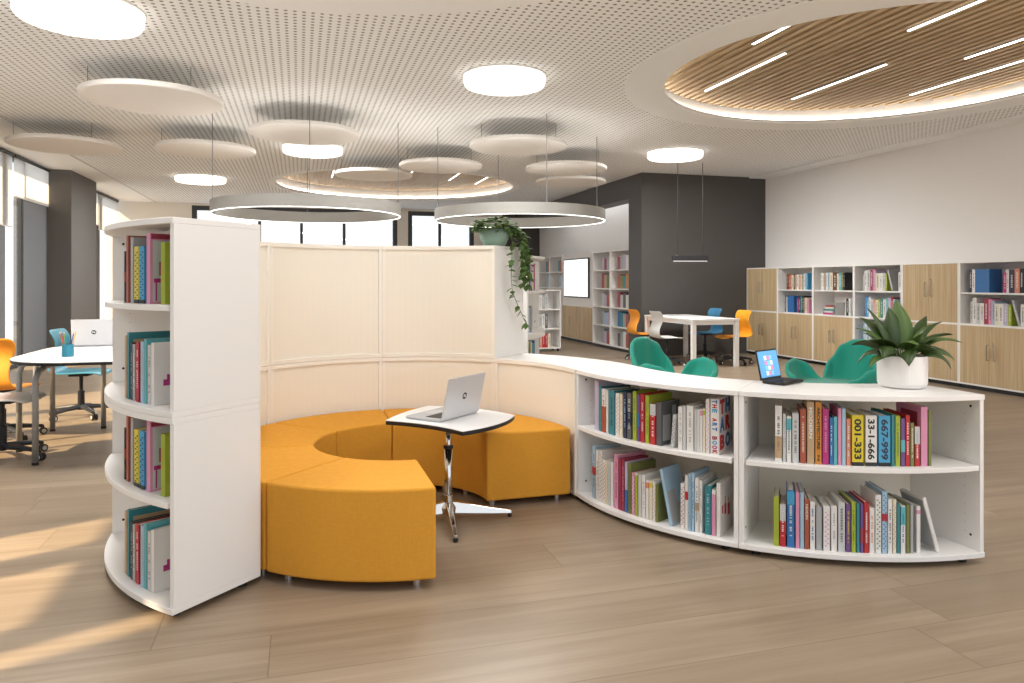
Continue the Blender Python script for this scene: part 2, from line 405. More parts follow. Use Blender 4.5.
#      # out-of-view lamp discs and area lights added to fill the near side
# ------------------------------------------------------------------ ceiling lamps, baffles, rings
for x, y, r, L in [(1.82, 6.51, .375, 'round glowing ceiling lamp in the middle of the perforated ceiling'), (-1.46, 5.71, .40, 'large round glowing ceiling lamp at the top left corner'),
                   (5.28, 9.62, .40, 'round glowing ceiling lamp before the charcoal wall'), (.18, 10.69, .41, 'round glowing ceiling lamp half hidden by a hanging disc'),
                   (-1.72, 14.32, .43, 'farthest round glowing ceiling lamp, near the left windows')]:
    t = thing('ceiling_lamp', L, 'light', (x, y, ZC), 0, 'round ceiling lamps')
    mk('diffuser', G().lathe([(.02, -.10), (r*.9, -.10), (r*.97, -.092), (r, -.07), (r, -.004)], 48), LAMP, t, smooth=False)
    lamp_light(x, y, r*.9, 58 if y < 9 else 85)
    mk('rim', G().arc((0, 0), r-.004, r+.012, 0, 2*pi, -.014, .0, 48), WHITE2, t)
DISCS = [(-1.29, 7.37, .605, 'largest white acoustic disc, hanging at the upper left'), (-2.76, 10.17, .62, 'white acoustic disc nearest the left windows'),
         (-1.14, 10.02, .595, 'white acoustic disc just right of the leftmost hanging one'), (.06, 8.61, .605, 'white acoustic disc hanging in front of a glowing ceiling lamp'),
         (1.12, 11.62, .60, 'white acoustic disc overlapping the left of the distant recess'), (1.97, 10.48, .60, 'white acoustic disc overlapping the middle of the distant recess'),
         (2.59, 8.65, .60, 'white acoustic disc hanging above the right ring lamp'), (3.8, 10.2, .60, 'upper of two stacked looking white discs near the charcoal wall'),
         (4.38, 11.53, .59, 'lower of two stacked looking white discs near the charcoal wall')]
for x, y, r, L in DISCS:
    z = 2.955
    t = thing('hanging_disc', L, 'acoustic panel', (x, y, z), 0, 'hanging acoustic discs')
    mk('disc', G().lathe([(r-.01, 0), (r, .01), (r, .04), (r-.01, .05)], 72), BAFFLE, t)
    for k in range(3):
        a = 2*pi*k/3+pi/2-.26
        mk('wire', G().tube([(r*.86*cos(a), r*.86*sin(a), .048), (r*.86*cos(a), r*.86*sin(a), ZC-z)], .003, 6), WIRE, t)
for x, y, r, L in [(.10, 8.80, 1.06, 'large hanging ring lamp on the left, over the bench'), (2.69, 8.90, 1.08, 'large hanging ring lamp on the right, above the trailing plant')]:
    z = 2.065; t = thing('hanging_ring_lamp', L, 'lamp', (x, y, z), 0, 'hanging ring lamps')
    mk('ring', G().arc((0, 0), r-.05, r, 0, 2*pi, 0.004, .105, 96).arc((0, 0), r-.05, r-.046, 0, 2*pi, .1051, .135, 96).arc((0, 0), r-.004, r, 0, 2*pi, .1051, .135, 96), FELT, t)
    mk('led_strip', G().arc((0, 0), r-.016, r-.004, 0, 2*pi, -.003, .0038, 96), RINGLED, t)
    mk('upper_led_strip', G().arc((0, 0), r-.045, r-.005, 0, 2*pi, .1052, .110, 96), RINGUP, t)
    for k in range(4):
        a = k*pi/2
        mk('wire', G().tube([((r-.025)*cos(a), (r-.025)*sin(a), .13), ((r-.025)*cos(a), (r-.025)*sin(a), ZC-z)], .0045, 6), WIRE, t)
px_, py_ = 5.99, 10.42
t = thing('pendant_lamp', 'black linear pendant lamp hanging before the charcoal wall', 'lamp', (px_, py_, 1.62), radians(-14))
mk('housing', G().box(-.29, .29, -.035, .035, 0.012, .10), BLACK, t, bevel=.006)
mk('diffuser', G().box(-.27, .27, -.015, .015, 0.006, .0118), LEDP, t)
for s_ in (-.2, .2): mk('wire', G().tube([(s_, 0, .1), (s_, 0, ZC-1.62)], .005, 6), BLACK, t)

# ------------------------------------------------------------------ curved bookcases
C1 = cw(-.6009, 4.0502); A0 = radians(16.63)-TH; RI, RO = 1.023, 1.447; SI, SO = .476, .992
C2 = (C1[0]+(RI+RO)*cos(A0), C1[1]+(RI+RO)*sin(A0)); Q = pi/4
LOW = dict(z0=.03, z1=.78, shelf=.43); UP = dict(z0=.7805, z1=1.547, shelf=1.187)
def pol(c, r, a): return (c[0]+r*cos(a), c[1]+r*sin(a))
def curved_unit(c, a0, a1, zz, label, feet=True, ri=RI, ro=RO, group='curved bookcases'):
    am = (a0+a1)/2; base = pol(c, (ri+ro)/2, am); zf = 0 if feet else zz['z0']
    s = (*base, zf); t = thing('curved_bookcase', label, 'bookcase', s, 0, group)
    z0, z1, sh = zz['z0'], zz['z1'], zz['shelf']; th = .024; e = .0008/ri
    b0, b1 = a0+e, a1-e
    mk('top_panel', G().arc(c, ri, ro, b0, b1, z1-th, z1), WHITE, t, s, bevel=.002)
    mk('bottom_panel', G().arc(c, ri, ro, b0, b1, z0, z0+th), WHITE, t, s, bevel=.002)
    for k in (0, 1):
        w0 = .022/ri
        lo, hi = (b0, b0+w0) if k == 0 else (b1-w0, b1)
        # radial slab of constant thickness
        a = b0 if k == 0 else b1; sg = 1 if k == 0 else -1; n = (-sin(a)*sg, cos(a)*sg)
        p, q = pol(c, ri, a), pol(c, ro-.006, a)
        poly = [p, q, (q[0]+n[0]*.022, q[1]+n[1]*.022), (p[0]+n[0]*.022, p[1]+n[1]*.022)]
        sp = mk('side_panel', G().prism(poly, z0+th, z1-th), WHITE, t, s, bevel=.0015)
        # cam-lock caps and shelf-pin holes on the inner face
        g = G()
        for zz_ in (z0+.09, z1-.06):
            m0 = pol(c, ro-.055, a); m0 = Vector((m0[0]+n[0]*.0222, m0[1]+n[1]*.0222, zz_)); g.tube([m0, m0+Vector((n[0], n[1], 0))*.0015], .006, 10)
        mk('cam_cap', g, DARKHOLE, t, s)
        g = G()
        for i in range(14):
            m0 = pol(c, ro-.085, a); z_ = z0+.10+i*(z1-z0-.2)/13; m0 = Vector((m0[0]+n[0]*.0222, m0[1]+n[1]*.0222, z_))
            g.tube([m0, m0+Vector((n[0], n[1], 0))*.0006], .0022, 6)
        mk('pin_holes', g, GREYTUBE, t, s)
    w = .0225/ri
    mk('back_panel', G().arc(c, ri+.006, ri+.022, b0+w, b1-w, z0+th, z1-th), CREAM, t, s)
    mk('shelf', G().arc(c, ri+.0225, ro-.002, b0+.0232/ri, b1-.0232/ri, sh, sh+.023), WHITE, t, s, bevel=.002)
    # back frame: rails on the inside of the ring
    mk('back_frame', G().arc(c, ri-.006, ri-.0003, b0, b1, z1-.026, z1-.001).arc(c, ri-.006, ri-.0003, b0, b1, z0+.001, z0+.024)
       .arc(c, ri-.006, ri-.0003, b0, b0+.022/ri, z0+.0245, z1-.0265, 2).arc(c, ri-.006, ri-.0003, b1-.022/ri, b1, z0+.0245, z1-.0265, 2), CREAMF, t, s)
    if feet:
        for r_, a_ in ((ri+.05, b0+.05), (ro-.06, b0+.05), (ri+.05, b1-.05), (ro-.06, b1-.05)):
            p = pol(c, r_, a_); mk('foot', G().lathe([(.022, 0), (.022, z0)], 14, (p[0], p[1], 0)), BLACK, t, s)
    return t
def aa(k): return A0+k*Q
NM = {1: 'at the right end of the cream partition', 2: 'in the middle of the cream partition', 3: 'at the left of the cream partition', 4: 'with front end panel'}
for k in (1, 2, 3, 4):
    curved_unit(C1, aa(k), aa(k+1), LOW, 'lower tier of the tall curved white bookcase '+NM[k])
    curved_unit(C1, aa(k), aa(k+1), UP, 'upper tier of the tall curved white bookcase '+NM[k], feet=False)
curved_unit(C1, aa(0), aa(1), LOW, 'low curved white bookcase showing its cream back behind the bench')
curved_unit(C2, aa(4), aa(5), LOW, 'low curved white bookcase between the bench and the potted plant')
curved_unit(C2, aa(5), aa(6), LOW, 'low curved white bookcase carrying the potted plant')
C3 = cw(-1.103, 7.6); a3 = -TH+radians(-30)
curved_unit(C3, a3, a3+Q, LOW, 'lower tier of the distant curved bookcase behind the trailing plant')
curved_unit(C3, a3, a3+Q, UP, 'upper tier of the distant curved bookcase behind the trailing plant', feet=False)

# ------------------------------------------------------------------ ottomans
OT = {0: 'mustard ottoman at the right end of the ring, beside the low bookcase', 1: 'mustard ottoman behind the laptop table, second from the right end of the ring',
      2: 'mustard ottoman at the back of the ring, left of the laptop table', 3: 'mustard ottoman at the back left of the ring, under the cream panel',
      4: 'mustard ottoman against the tall bookcase, second from the near end of the ring', 5: 'mustard ottoman at the near end of the ring, largest in view'}
for k in range(6):
    a0, a1 = aa(k)+.0035, aa(k+1)-.0035; am = (a0+a1)/2; b_ = pol(C1, (SI+SO)/2, am); s = (*b_, 0)
    t = thing('curved_ottoman', OT[k], 'ottoman', s, 0, 'mustard ottomans of the ring bench')
    mk('cushion', G().arc(C1, SI, SO, a0, a1, .04, .43, 20), MUST, t, s, bevel=.012, seg=3, smooth=False)
    for r_, a_ in ((SI+.06, a0+.14), (SO-.06, a0+.08), (SI+.06, a1-.14), (SO-.06, a1-.08)):
        p = pol(C1, r_, a_); mk('leg', G().lathe([(.021, 0), (.021, .041)], 18, (p[0], p[1], 0)), CHROME, t, s, smooth=False)

# ------------------------------------------------------------------ writing
def text_g(txt, size, ext=.0004, off=.02):
    cu = bpy.data.curves.new('t', 'FONT'); cu.body = txt; cu.size = size; cu.align_x = 'CENTER'; cu.align_y = 'CENTER'; cu.extrude = ext; cu.offset = off; cu.resolution_u = 3
    o = bpy.data.objects.new('t', cu); COL.objects.link(o)
    me = bpy.data.meshes.new_from_object(o)
    bpy.data.objects.remove(o); bpy.data.curves.remove(cu)
    g = G(); g.b.from_mesh(me); bpy.data.meshes.remove(me)
    return g
def place_text(name, txt, m, root, w, h, M, ext=.0004, off=.02):
    """text fitted to a w x h box (m), transformed by M (x right, y up)"""
    g = text_g(txt, 1, ext/max(h, 1e-3), off); xs = [v.co.x for v in g.b.verts]; ys = [v.co.y for v in g.b.verts]
    if not xs: return
    cx_, cy_ = (min(xs)+max(xs))/2, (min(ys)+max(ys))/2; sx, sy = w/(max(xs)-min(xs)), h/(max(ys)-min(ys))
    for v in g.b.verts: v.co = Vector(((v.co.x-cx_)*sx, (v.co.y-cy_)*sy, v.co.z*h))
    bmesh.ops.transform(g.b, matrix=M, verts=g.b.verts)
    return mk(name, g, m, root)
def SPINE(x, z, up=False):     # reading down a spine that faces -y
    return Matrix.Translation((x, -.0006, z)) @ Matrix.Rotation(pi/2, 4, 'X') @ Matrix.Rotation(pi/2 if up else -pi/2, 4, 'Z')

# ------------------------------------------------------------------ books
BC = dict(white='#e6e4e0', grey='#a9acae', lightgrey='#c9cbcb', darkgrey='#5b5e62', black='#232325', red='#c8202a', crimson='#a8304a', pink='#e08fb4', magenta='#c2247e',
          orange='#d98a2e', terracotta='#b5553a', tan='#c2a27a', brown='#6e3f2c', yellow='#e7d11f', lime='#a9ba2a', olive='#7c8240', green='#4e8a4a', teal='#2c8a94',
          turquoise='#57b6c0', blue='#2a70b8', navy='#27324f', lightblue='#9fc3dc', lavender='#b9b3cf', purple='#6f4a8e', cream='#e6dcc0', salmon='#e0876a', skyblue='#3aa5d8')
HY_ = {'lightgrey': 'light-grey', 'darkgrey': 'dark-grey', 'lightblue': 'light-blue', 'skyblue': 'sky-blue'}
def bmat(c):
    r = [int(BC[c][i:i+2], 16)/255 for i in (1, 3, 5)]; g_ = sum(r)/3
    return mat('book_'+c, tuple((x*.86+g_*.14)*.97 for x in r), .5)
SHELVES = {}
def book(c, th, h, dep, loc, rz, shelf, detail=True, ry=0, deco=None, group=None):
    """spine faces local -y, thickness on x, origin at the bottom of the spine"""
    i = 'x'
    t = thing('book', '', 'book', loc, rz, group or 'books on the '+shelf, ry)
    SHELVES.setdefault(shelf, []).append((t, c, th, h, ry, deco))
    m = bmat(c); bt = min(.003, th*.2)
    if detail:
        mk('cover', G().box(-th/2, th/2, 0, .003, 0, h).box(-th/2, -th/2+bt, .003, dep, 0, h).box(th/2-bt, th/2, .003, dep, 0, h), m, t)
        mk('page_block', G().box(-th/2+bt+.0003, th/2-bt-.0003, .0035, dep-.005, .003, h-.004), PAGES, t)
    else:
        mk('cover', G().box(-th/2, th/2, 0, dep, 0, h), m, t)
    if deco: deco(t, th, h, dep)
    return t
def band(z0, z1, col, name='spine_band'):
    def f(t, th, h, dep): mk(name, G().box(-th/2-.0005, th/2+.0005, -.0006, .004, z0*h, z1*h), bmat(col), t)
    return f
def both(*fs):
    def f(t, th, h, dep):
        for q in fs: q(t, th, h, dep)
    return f
def stext(txt, col, frac=.8, wid=.6, zc=.5):
    def f(t, th, h, dep): place_text('spine_title', txt, bmat(col), t, h*frac, th*wid, SPINE(0, h*zc), off=.03)
    return f
def dashes(col, seed=0):                 # unreadable fine print on a spine
    def f(t, th, h, dep):
        rr = random.Random(seed+int(th*1e5)); g = G(); z = h*.2
        while z < h*.85:
            l = rr.uniform(.003, .006)
            if rr.random() < .8: g.box(-th*.16, th*.16, -.0006, .001, z, z+l)
            z += l+rr.uniform(.002, .004)
        mk('spine_print', g, bmat(col), t)
    return f
def dots(col):
    def f(t, th, h, dep):
        g = G(); z = .02; k = 0
        while z < h-.02:
            g.box(-th*.28+.35*th*(k % 2), -th*.02+.35*th*(k % 2), -.0006, .001, z, z+.006); z += .011; k += 1
        mk('spine_print', g, bmat(col), t)
    return f
def shape_deco(side, col, rects, name='cover_picture', up=.0007):
    """plain blocks on a cover (side +1: +x board, -1: -x board); rects in cover fractions u (from spine), v"""
    def f(t, th, h, dep):
        g = G(); x = side*th/2
        for u0, u1, v0, v1 in rects: g.box(min(x, x+side*up), max(x, x+side*up), u0*dep, u1*dep, v0*h, v1*h)
        mk(name, g, bmat(col), t)
    return f

RS = 1.405
def ang_at(c, r, px, lo, hi):
    for _ in range(40):
        m_ = (lo+hi)/2
        if to_px(*pol(c, r, m_)) < px: lo = m_
        else: hi = m_
    return (lo+hi)/2
def shelf_row(c, ka, kb, z, rows, shelf, x0, sc, r=RS, group=None):
    """rows: (start, end, height m, colour, deco[, lean deg]) with start/end on the frame's x axis = x0 + v/sc"""
    for row in rows:
        s_, e_, h, col = row[:4]; deco = row[4] if len(row) > 4 else None; lean = row[5] if len(row) > 5 else 0
        a = ang_at(c, r, x0+s_/sc, ka, kb); b = ang_at(c, r, x0+e_/sc, ka, kb)
        dep = min(.20, .145+.05*random.random()+h*.06); th = (b-a)*(r-dep)*.985
        if lean: th = .016
        am = (a+b)/2 if not lean else a
        p = pol(c, r, am)
        dz = th/2*abs(sin(radians(lean)))
        book(col, th, h, dep, (p[0], p[1], z+.0006+dz), am+pi/2, shelf, True, radians(lean), deco, group)
D = dashes
u3a, u3b = aa(5)+.03, aa(6)-.03
S3T = 'upper shelf of low bookcase under the potted plant'
S3B = 'lower shelf of low bookcase under the potted plant'
shelf_row(C2, u3a, u3b, .453, [
    (120, 158, .262, 'white', both(band(.06, .45, 'tan'), D('darkgrey', 3), shape_deco(-1, 'black', [(.02, .98, .02, .98)]))),
    (159, 176, .225, 'lightgrey', D('grey', 2)), (177, 203, .215, 'white', both(band(.7, .95, 'turquoise'), D('teal', 4))), (204, 240, .232, 'lightgrey', D('darkgrey', 5)),
    (243, 275, .252, 'terracotta', D('cream', 6)), (276, 316, .288, 'tan', stext('MODERN', 'white', .5, .5, .66)), (317, 351, .288, 'orange', both(stext('ARCHITECTURE', 'black', .68, .5, .58), stext('N', 'black', .09, .4, .1))),
    (352, 386, .258, 'magenta', D('pink', 7)), (388, 406, .218, 'blue', D('white', 8)), (407, 427, .222, 'turquoise'), (429, 447, .262, 'pink'), (448, 468, .262, 'lightblue'),
    (470, 491, .215, 'salmon', D('white', 9)),
    (493, 558, .232, 'yellow', both(stext('001-333', 'black', .80, .62, .53), band(0, .075, 'black'))),
    (560, 623, .232, 'white', both(stext('33-1-666', 'black', .80, .62, .53), band(0, .075, 'black'))),
    (625, 688, .232, 'skyblue', both(stext('667-999', 'navy', .80, .62, .53), band(0, .075, 'black'))),
    (690, 706, .236, 'teal'), (708, 734, .232, 'lime', D('green', 3)), (736, 757, .22, 'purple', band(.3, .55, 'turquoise')), (758, 781, .235, 'red', D('white', 12)),
    (782, 801, .20, 'olive', D('cream', 13)), (803, 829, .185, 'red', both(band(.55, .98, 'lightgrey'), D('white', 3))), (832, 868, .272, 'pink', shape_deco(-1, 'crimson', [(.15, .8, .6, .9)])), (870, 886, .255, 'olive')],
    S3T, 750, 4.876)
shelf_row(C2, u3a, u3b, .054, [
    (95, 120, .232, 'lime', shape_deco(-1, 'olive', [(.05, .95, .05, .95)])), (121, 147, .20, 'red', both(band(.6, 1, 'lightgrey'), D('white', 1))), (150, 184, .268, 'blue', both(band(.75, .98, 'skyblue'), D('white', 2))),
    (186, 204, .262, 'pink'), (205, 222, .262, 'lightblue'), (223, 243, .232, 'terracotta', stext('NOON', 'cream', .3, .6, .75)), (245, 268, .222, 'white', D('blue', 5)),
    (270, 296, .20, 'grey'), (299, 329, .205, 'white', dots('pink')), (331, 358, .208, 'white', D('grey', 3)), (360, 391, .228, 'lightgrey', D('darkgrey', 4)), (393, 413, .222, 'purple', D('yellow', 5)),
    (415, 434, .232, 'lime', D('green', 6)), (436, 450, .226, 'teal'), (452, 466, .226, 'purple', band(.2, .5, 'crimson')), (467, 488, .232, 'red', D('white', 32)),
    (489, 511, .208, 'white', D('orange', 3)), (513, 539, .268, 'white', dots('green')), (541, 563, .285, 'lightblue', both(band(.52, .64, 'red'), dots('blue'))), (565, 583, .248, 'white', D('navy', 6)), (585, 600, .248, 'cream', dots('tan')),
    (602, 615, .228, 'teal'), (617, 638, .218, 'white', both(band(.6, .98, 'turquoise'), D('blue', 6))), (640, 655, .222, 'olive'), (657, 670, .222, 'grey'), (682, 699, .215, 'white', band(.84, .92, 'pink')),
    (772, 786, .262, 'white', shape_deco(-1, 'grey', [(.05, .95, .05, .95)]), -16)], S3B, 750, 4.096)
u2a, u2b = aa(4)+.03, aa(5)-.03
S2T = 'upper shelf of low bookcase nearest the bench'
S2B = 'lower shelf of low bookcase nearest the bench'
ABL = [('T', 'red', .06, .5), ('H', 'blue', .52, .96), ('A', 'blue', .06, .5), ('R', 'red', .52, .96), ('B', 'red', .06, .5), ('O', 'blue', .52, .96)]
def artbook(t, th, h, dep):
    cols = ['blue', 'red', 'skyblue', 'red', 'blue', 'blue', 'crimson', 'skyblue', 'magenta', 'red']; word = 'THE ART BOOK'; L = len(word); k = 0
    for i, ch in enumerate(word):
        if ch == ' ': continue
        place_text('spine_letter', ch, bmat(cols[k % 10]), t, h*.066, th*.62, SPINE(0, h*(.95-.082*i)), off=.05); k += 1
    for j, (ch, c, u0, u1) in enumerate(ABL):
        v = .84-.32*(j//2)
        M = Matrix.Translation((th/2+.0004, dep*(u0+u1)/2, h*v)) @ Matrix.Rotation(pi/2, 4, 'Z') @ Matrix.Rotation(pi/2, 4, 'X')
        place_text('cover_letter', ch, bmat(c), t, dep*(u1-u0)*.9, h*.27, M, off=.06)
shelf_row(C2, u2a, u2b, .453, [
    (140, 165, .282, 'lavender'), (167, 178, .25, 'teal'), (179, 204, .243, 'white', both(band(0, .6, 'terracotta'), D('red', 3))), (205, 217, .24, 'white'), (218, 255, .245, 'teal', dashes('navy', 3)),
    (258, 280, .235, 'white', dots('grey')), (281, 300, .235, 'cream', D('grey', 1)), (302, 321, .25, 'navy', D('lightblue', 2)), (323, 350, .248, 'darkgrey', both(band(.3, .6, 'navy'), D('white', 4))),
    (356, 379, .262, 'lime', D('green', 5)), (381, 397, .25, 'purple', band(.3, .6, 'blue')), (399, 424, .255, 'red', D('white', 31)), (427, 450, .25, 'lime', D('olive', 6)), (453, 488, .21, 'red', both(band(.72, 1, 'lightgrey'), D('white', 7))),
    (490, 520, .222, 'darkgrey', shape_deco(1, 'grey', [(.1, .5, .1, .7), (.6, .8, .3, .9)])),
    (580, 596, .17, 'lightgrey', dots('darkgrey'), 5), (614, 640, .215, 'white', D('grey', 2)), (641, 659, .22, 'lightgrey'), (661, 704, .225, 'white', D('grey', 9)),
    (707, 722, .215, 'lightgrey'), (723, 738, .212, 'white', dots('lightblue')), (739, 754, .215, 'white', band(.85, .97, 'pink')), (755, 769, .218, 'cream', band(.86, .97, 'lime')), (771, 794, .268, 'white', dots('pink')),
    (796, 850, .272, 'white', artbook)], S2T, 570, 5.689)
deer = shape_deco(1, 'red', [(.35, .5, .35, .55), (.42, .46, .55, .68), (.62, .8, .28, .5), (.68, .72, .5, .62), (.15, .25, .4, .55)])
shelf_row(C2, u2a, u2b, .054, [
    (126, 146, .30, 'lightblue', both(band(.45, .6, 'red'), D('darkgrey', 2))), (147, 163, .285, 'white', D('green', 3)), (165, 184, .288, 'white', dots('olive')), (185, 200, .245, 'white', dots('red')), (201, 214, .245, 'cream', dots('tan')),
    (216, 230, .248, 'lightgrey', dots('turquoise')), (231, 247, .246, 'white'), (250, 275, .295, 'pink', D('crimson', 3)), (277, 292, .28, 'crimson'), (293, 309, .282, 'crimson', D('pink', 5)), (311, 328, .272, 'lavender', band(0, .45, 'blue')),
    (330, 347, .268, 'olive', dots('navy')), (350, 368, .225, 'pink', dots('white')), (369, 385, .228, 'cream', band(.0, .95, 'lime')), (388, 407, .225, 'lightgrey'), (408, 428, .225, 'white', D('grey', 5)), (430, 448, .205, 'white', band(.8, .95, 'salmon')),
    (449, 468, .205, 'cream', band(.84, .95, 'yellow')), (469, 486, .206, 'white', dots('tan')), (487, 499, .195, 'olive'),
    (575, 590, .285, 'lightblue', shape_deco(1, 'grey', [(.05, .5, .02, .6), (.5, .95, .02, .35)]), -12),
    (628, 652, .23, 'white', dots('red')), (654, 671, .275, 'white', band(.55, .7, 'red')), (672, 688, .285, 'lightblue', dots('teal')), (690, 708, .29, 'lightblue', D('blue', 3)), (710, 733, .268, 'white', both(band(.4, .55, 'tan'), D('teal', 3))),
    (735, 752, .26, 'white', D('grey', 3)), (765, 803, .24, 'teal', D('lightblue', 6)), (805, 829, .225, 'white', band(.0, .9, 'pink')), (832, 856, .262, 'white', deer)], S2B, 570, 5.689)
# the tall bookcase at the front left: books listed from the near end panel backwards
chair_pic = both(shape_deco(1, 'lightgrey', [(.05, .97, .03, .9)], 'cover_panel', .0004), shape_deco(1, 'magenta', [(.17, .42, .40, .60), (.07, .42, .3, .36), (.34, .37, .04, .3), (.10, .13, .04, .3)]), shape_deco(1, 'crimson', [(.02, .98, .92, .99)], 'cover_band'))
flower = shape_deco(1, 'magenta', [(.2, .45, .3, .4), (.28, .36, .36, .48), (.45, .6, .26, .33)])
def tower(z, rows, shelf):
    a = aa(5)-.022-.03
    for th, h, col, deco, gap in rows:
        dep = .215 if h > .25 else .19
        w = th/(RS-dep)*1.01; a -= gap; am = a-w/2; p = pol(C1, 1.40, am)
        book(col, th, h, dep, (p[0], p[1], z+.0006), am+pi/2, shelf, True, 0, deco); a -= w
RA = [(.028, .245, 'lime', shape_deco(1, 'purple', [(.3, .8, .55, .75)]), .028), (.03, .285, 'pink', chair_pic, .055), (.045, .235, 'skyblue', both(dots('navy'), band(0, .07, 'black')), .012), (.045, .235, 'yellow', both(dots('black'), band(0, .07, 'black')), 0),
      (.03, .275, 'grey', shape_deco(1, 'lightgrey', [(.1, .9, .2, .8)]), .005), (.028, .285, 'terracotta', None, .02), (.018, .22, 'black', band(.4, .6, 'terracotta'), .01)]
RB = [(.022, .25, 'white', flower, .085), (.026, .24, 'lightgrey', D('darkgrey', 3), .0), (.02, .262, 'turquoise', shape_deco(1, 'white', [(.1, .9, .1, .85)]), .004), (.03, .25, 'lightblue', D('grey', 3), 0), (.03, .245, 'red', D('white', 5), .01),
      (.026, .235, 'grey', D('white', 6), .004), (.022, .24, 'black', D('grey', 6), 0), (.024, .28, 'teal', shape_deco(1, 'tan', [(.08, .92, .05, .9)]), .012), (.03, .265, 'tan', None, .004)]
tower(1.21, RA, 'top shelf of the tall front left bookcase'); tower(.8045, RB, 'second shelf of the tall front left bookcase')
tower(.453, RA, 'third shelf of the tall front left bookcase'); tower(.054, RB, 'bottom shelf of the tall front left bookcase')
# distant curved bookcase: a few books show beside the trailing plant
for z, cols, shelf in [(1.21, ('darkgrey', 'lavender', 'cream', 'magenta'), 'top shelf of the distant curved bookcase'), (.8045, ('lightblue', 'grey', 'white'), 'second shelf of the distant curved bookcase'), (.453, ('olive', 'cream', 'turquoise', 'blue'), 'third shelf of the distant curved bookcase')]:
    for i, c in enumerate(cols):
        a = a3+.16+i*.048; p = pol(C3, 1.36, a)
        book(c, .045, .24+.02*(i % 2), .18, (p[0], p[1], z+.0006), a+pi/2, shelf, False)

# ------------------------------------------------------------------ straight cabinets
def rowbooks(ox, oy, ax, z, length, specs, shelf, rz, start=.05, sc=1):
    """books along direction ax from (ox,oy); specs (thickness, height, colour[, lean])"""
    u = start
    for sp in specs:
        if sp is None: u += .09; continue
        th, h, col = sp[:3]; lean = sp[3] if len(sp) > 3 else 0
        if lean: u += abs(sin(radians(lean)))*h*(1 if lean < 0 else 0)
        if u+th > length-.01: break
        x, y = ox+ax[0]*(u+th/2), oy+ax[1]*(u+th/2)
        book(col, th-.001, h, .19, (x, y, z+.0006+(th/2*abs(sin(radians(lean))))), rz, shelf, False, radians(lean), dashes('darkgrey' if col in ('white', 'cream', 'lightgrey', 'lightblue', 'pink', 'tan') else 'white', int(u*100)) if .028 < th < .1 else None)
        u += th
def cabinet(label, x, y0, y1, kind, depth=.40, height=1.547, group='cabinets along the right wall', facing=-1, levels=4):
    """front faces -x at plane x, between y0 and y1 (y1 > y0)"""
    t = thing('wall_cabinet', label, 'cabinet', (x+depth/2, (y0+y1)/2, 0), 0, group); s = t.location[:]
    p = .02; a, b = y0+.001, y1-.001; z0 = .05; mid = .78 if height < 1.7 else .78
    xb = x+depth
    g = G().box(x, xb, a, a+p, z0, height).box(x, xb, b-p, b, z0, height).box(x, xb, a+p, b-p, height-p, height).box(x, xb, a+p, b-p, z0, z0+p).box(xb-.012, xb, a+p, b-p, z0+p, height-p)
    g.box(x, xb-.012, a+p, b-p, mid-.012, mid+.012)
    mk('carcass', g, WHITE, t, s)
    mk('plinth', G().box(x+.03, xb-.01, a+.005, b-.005, 0, z0), BLACK, t, s)
    secs = [(z0+p, mid-.012), (mid+.012, height-p)]
    for i, (za, zb) in enumerate(secs):
        if kind[i] == 'D':
            m_ = (a+b)/2
            for j, (ya, yb) in enumerate(((a+p+.001, m_-.001), (m_+.001, b-p-.001))):
                d = mk('door', G().box(x-.003, x+.016, ya, yb, za+.001, zb-.001), OAK, t, s, bevel=.0015)
                hy = yb-.045 if j == 0 else ya+.045; zh = (za+zb)/2+.04
                mk('handle', G().tube([(x-.003, hy, zh-.09), (x-.03, hy, zh-.085), (x-.03, hy, zh+.085), (x-.003, hy, zh+.09)], .0055, 8), STEEL, d, s)
            mk('lock', G().tube([(x-.003, m_-.02, zb-.20), (x-.011, m_-.02, zb-.20)], .011, 12), STEEL, d, s)
        else:
            n = {'S': 1, '2': 2, '3': 1}[kind[i]]
            for q in range(n):
                zs = za+(zb-za)*(q+1)/(n+1)
                mk('shelf', G().box(x+.012, xb-.013, a+p+.0005, b-p-.0005, zs-.01, zs+.01), WHITE, t, s)
    return t
XC = 7.8; YE = [11.57, 10.68, 9.79, 8.90, 8.01, 7.12, 6.23]
OD = ['first', 'second', 'third', 'fourth', 'fifth', 'sixth', 'seventh', 'eighth', 'ninth', 'tenth', 'eleventh', 'twelfth', 'thirteenth', 'fourteenth', 'fifteenth', 'sixteenth', 'seventeenth', 'eighteenth', 'nineteenth', 'twentieth'] + ['twenty-'+q for q in ('first', 'second', 'third', 'fourth', 'fifth', 'sixth', 'seventh', 'eighth', 'ninth')] + ['thirtieth']
KD = ['DD', 'DS', 'DS', 'SS', 'DD', 'DS']
KL = ['white cabinet with oak doors above and below, against the charcoal wall', 'white cabinet with two open shelves over oak doors, second from the charcoal wall', 'white cabinet with a book pile over oak doors, third from the charcoal wall',
      'white bookcase open from top to bottom, half behind the potted plant', 'white cabinet with oak doors above and below, behind the potted plant', 'white cabinet with open shelves over oak doors at the right picture edge']
for i in range(6): cabinet(KL[i], XC, YE[i+1], YE[i], KD[i])
def W_(i, sh): return '%s shelf of %s wall cabinet from dark wall' % (sh, OD[i])
RZ = -pi/2                                                # spines face -x
ZU, ZM = 1.1695, .792                                     # top of the shelf, top of the middle board
def wall_row(i, z, sh, specs, start=.06): rowbooks(XC+.04, YE[i]-.02, (0, -1), z, .85, specs, W_(i, sh), RZ, start)
T = .03
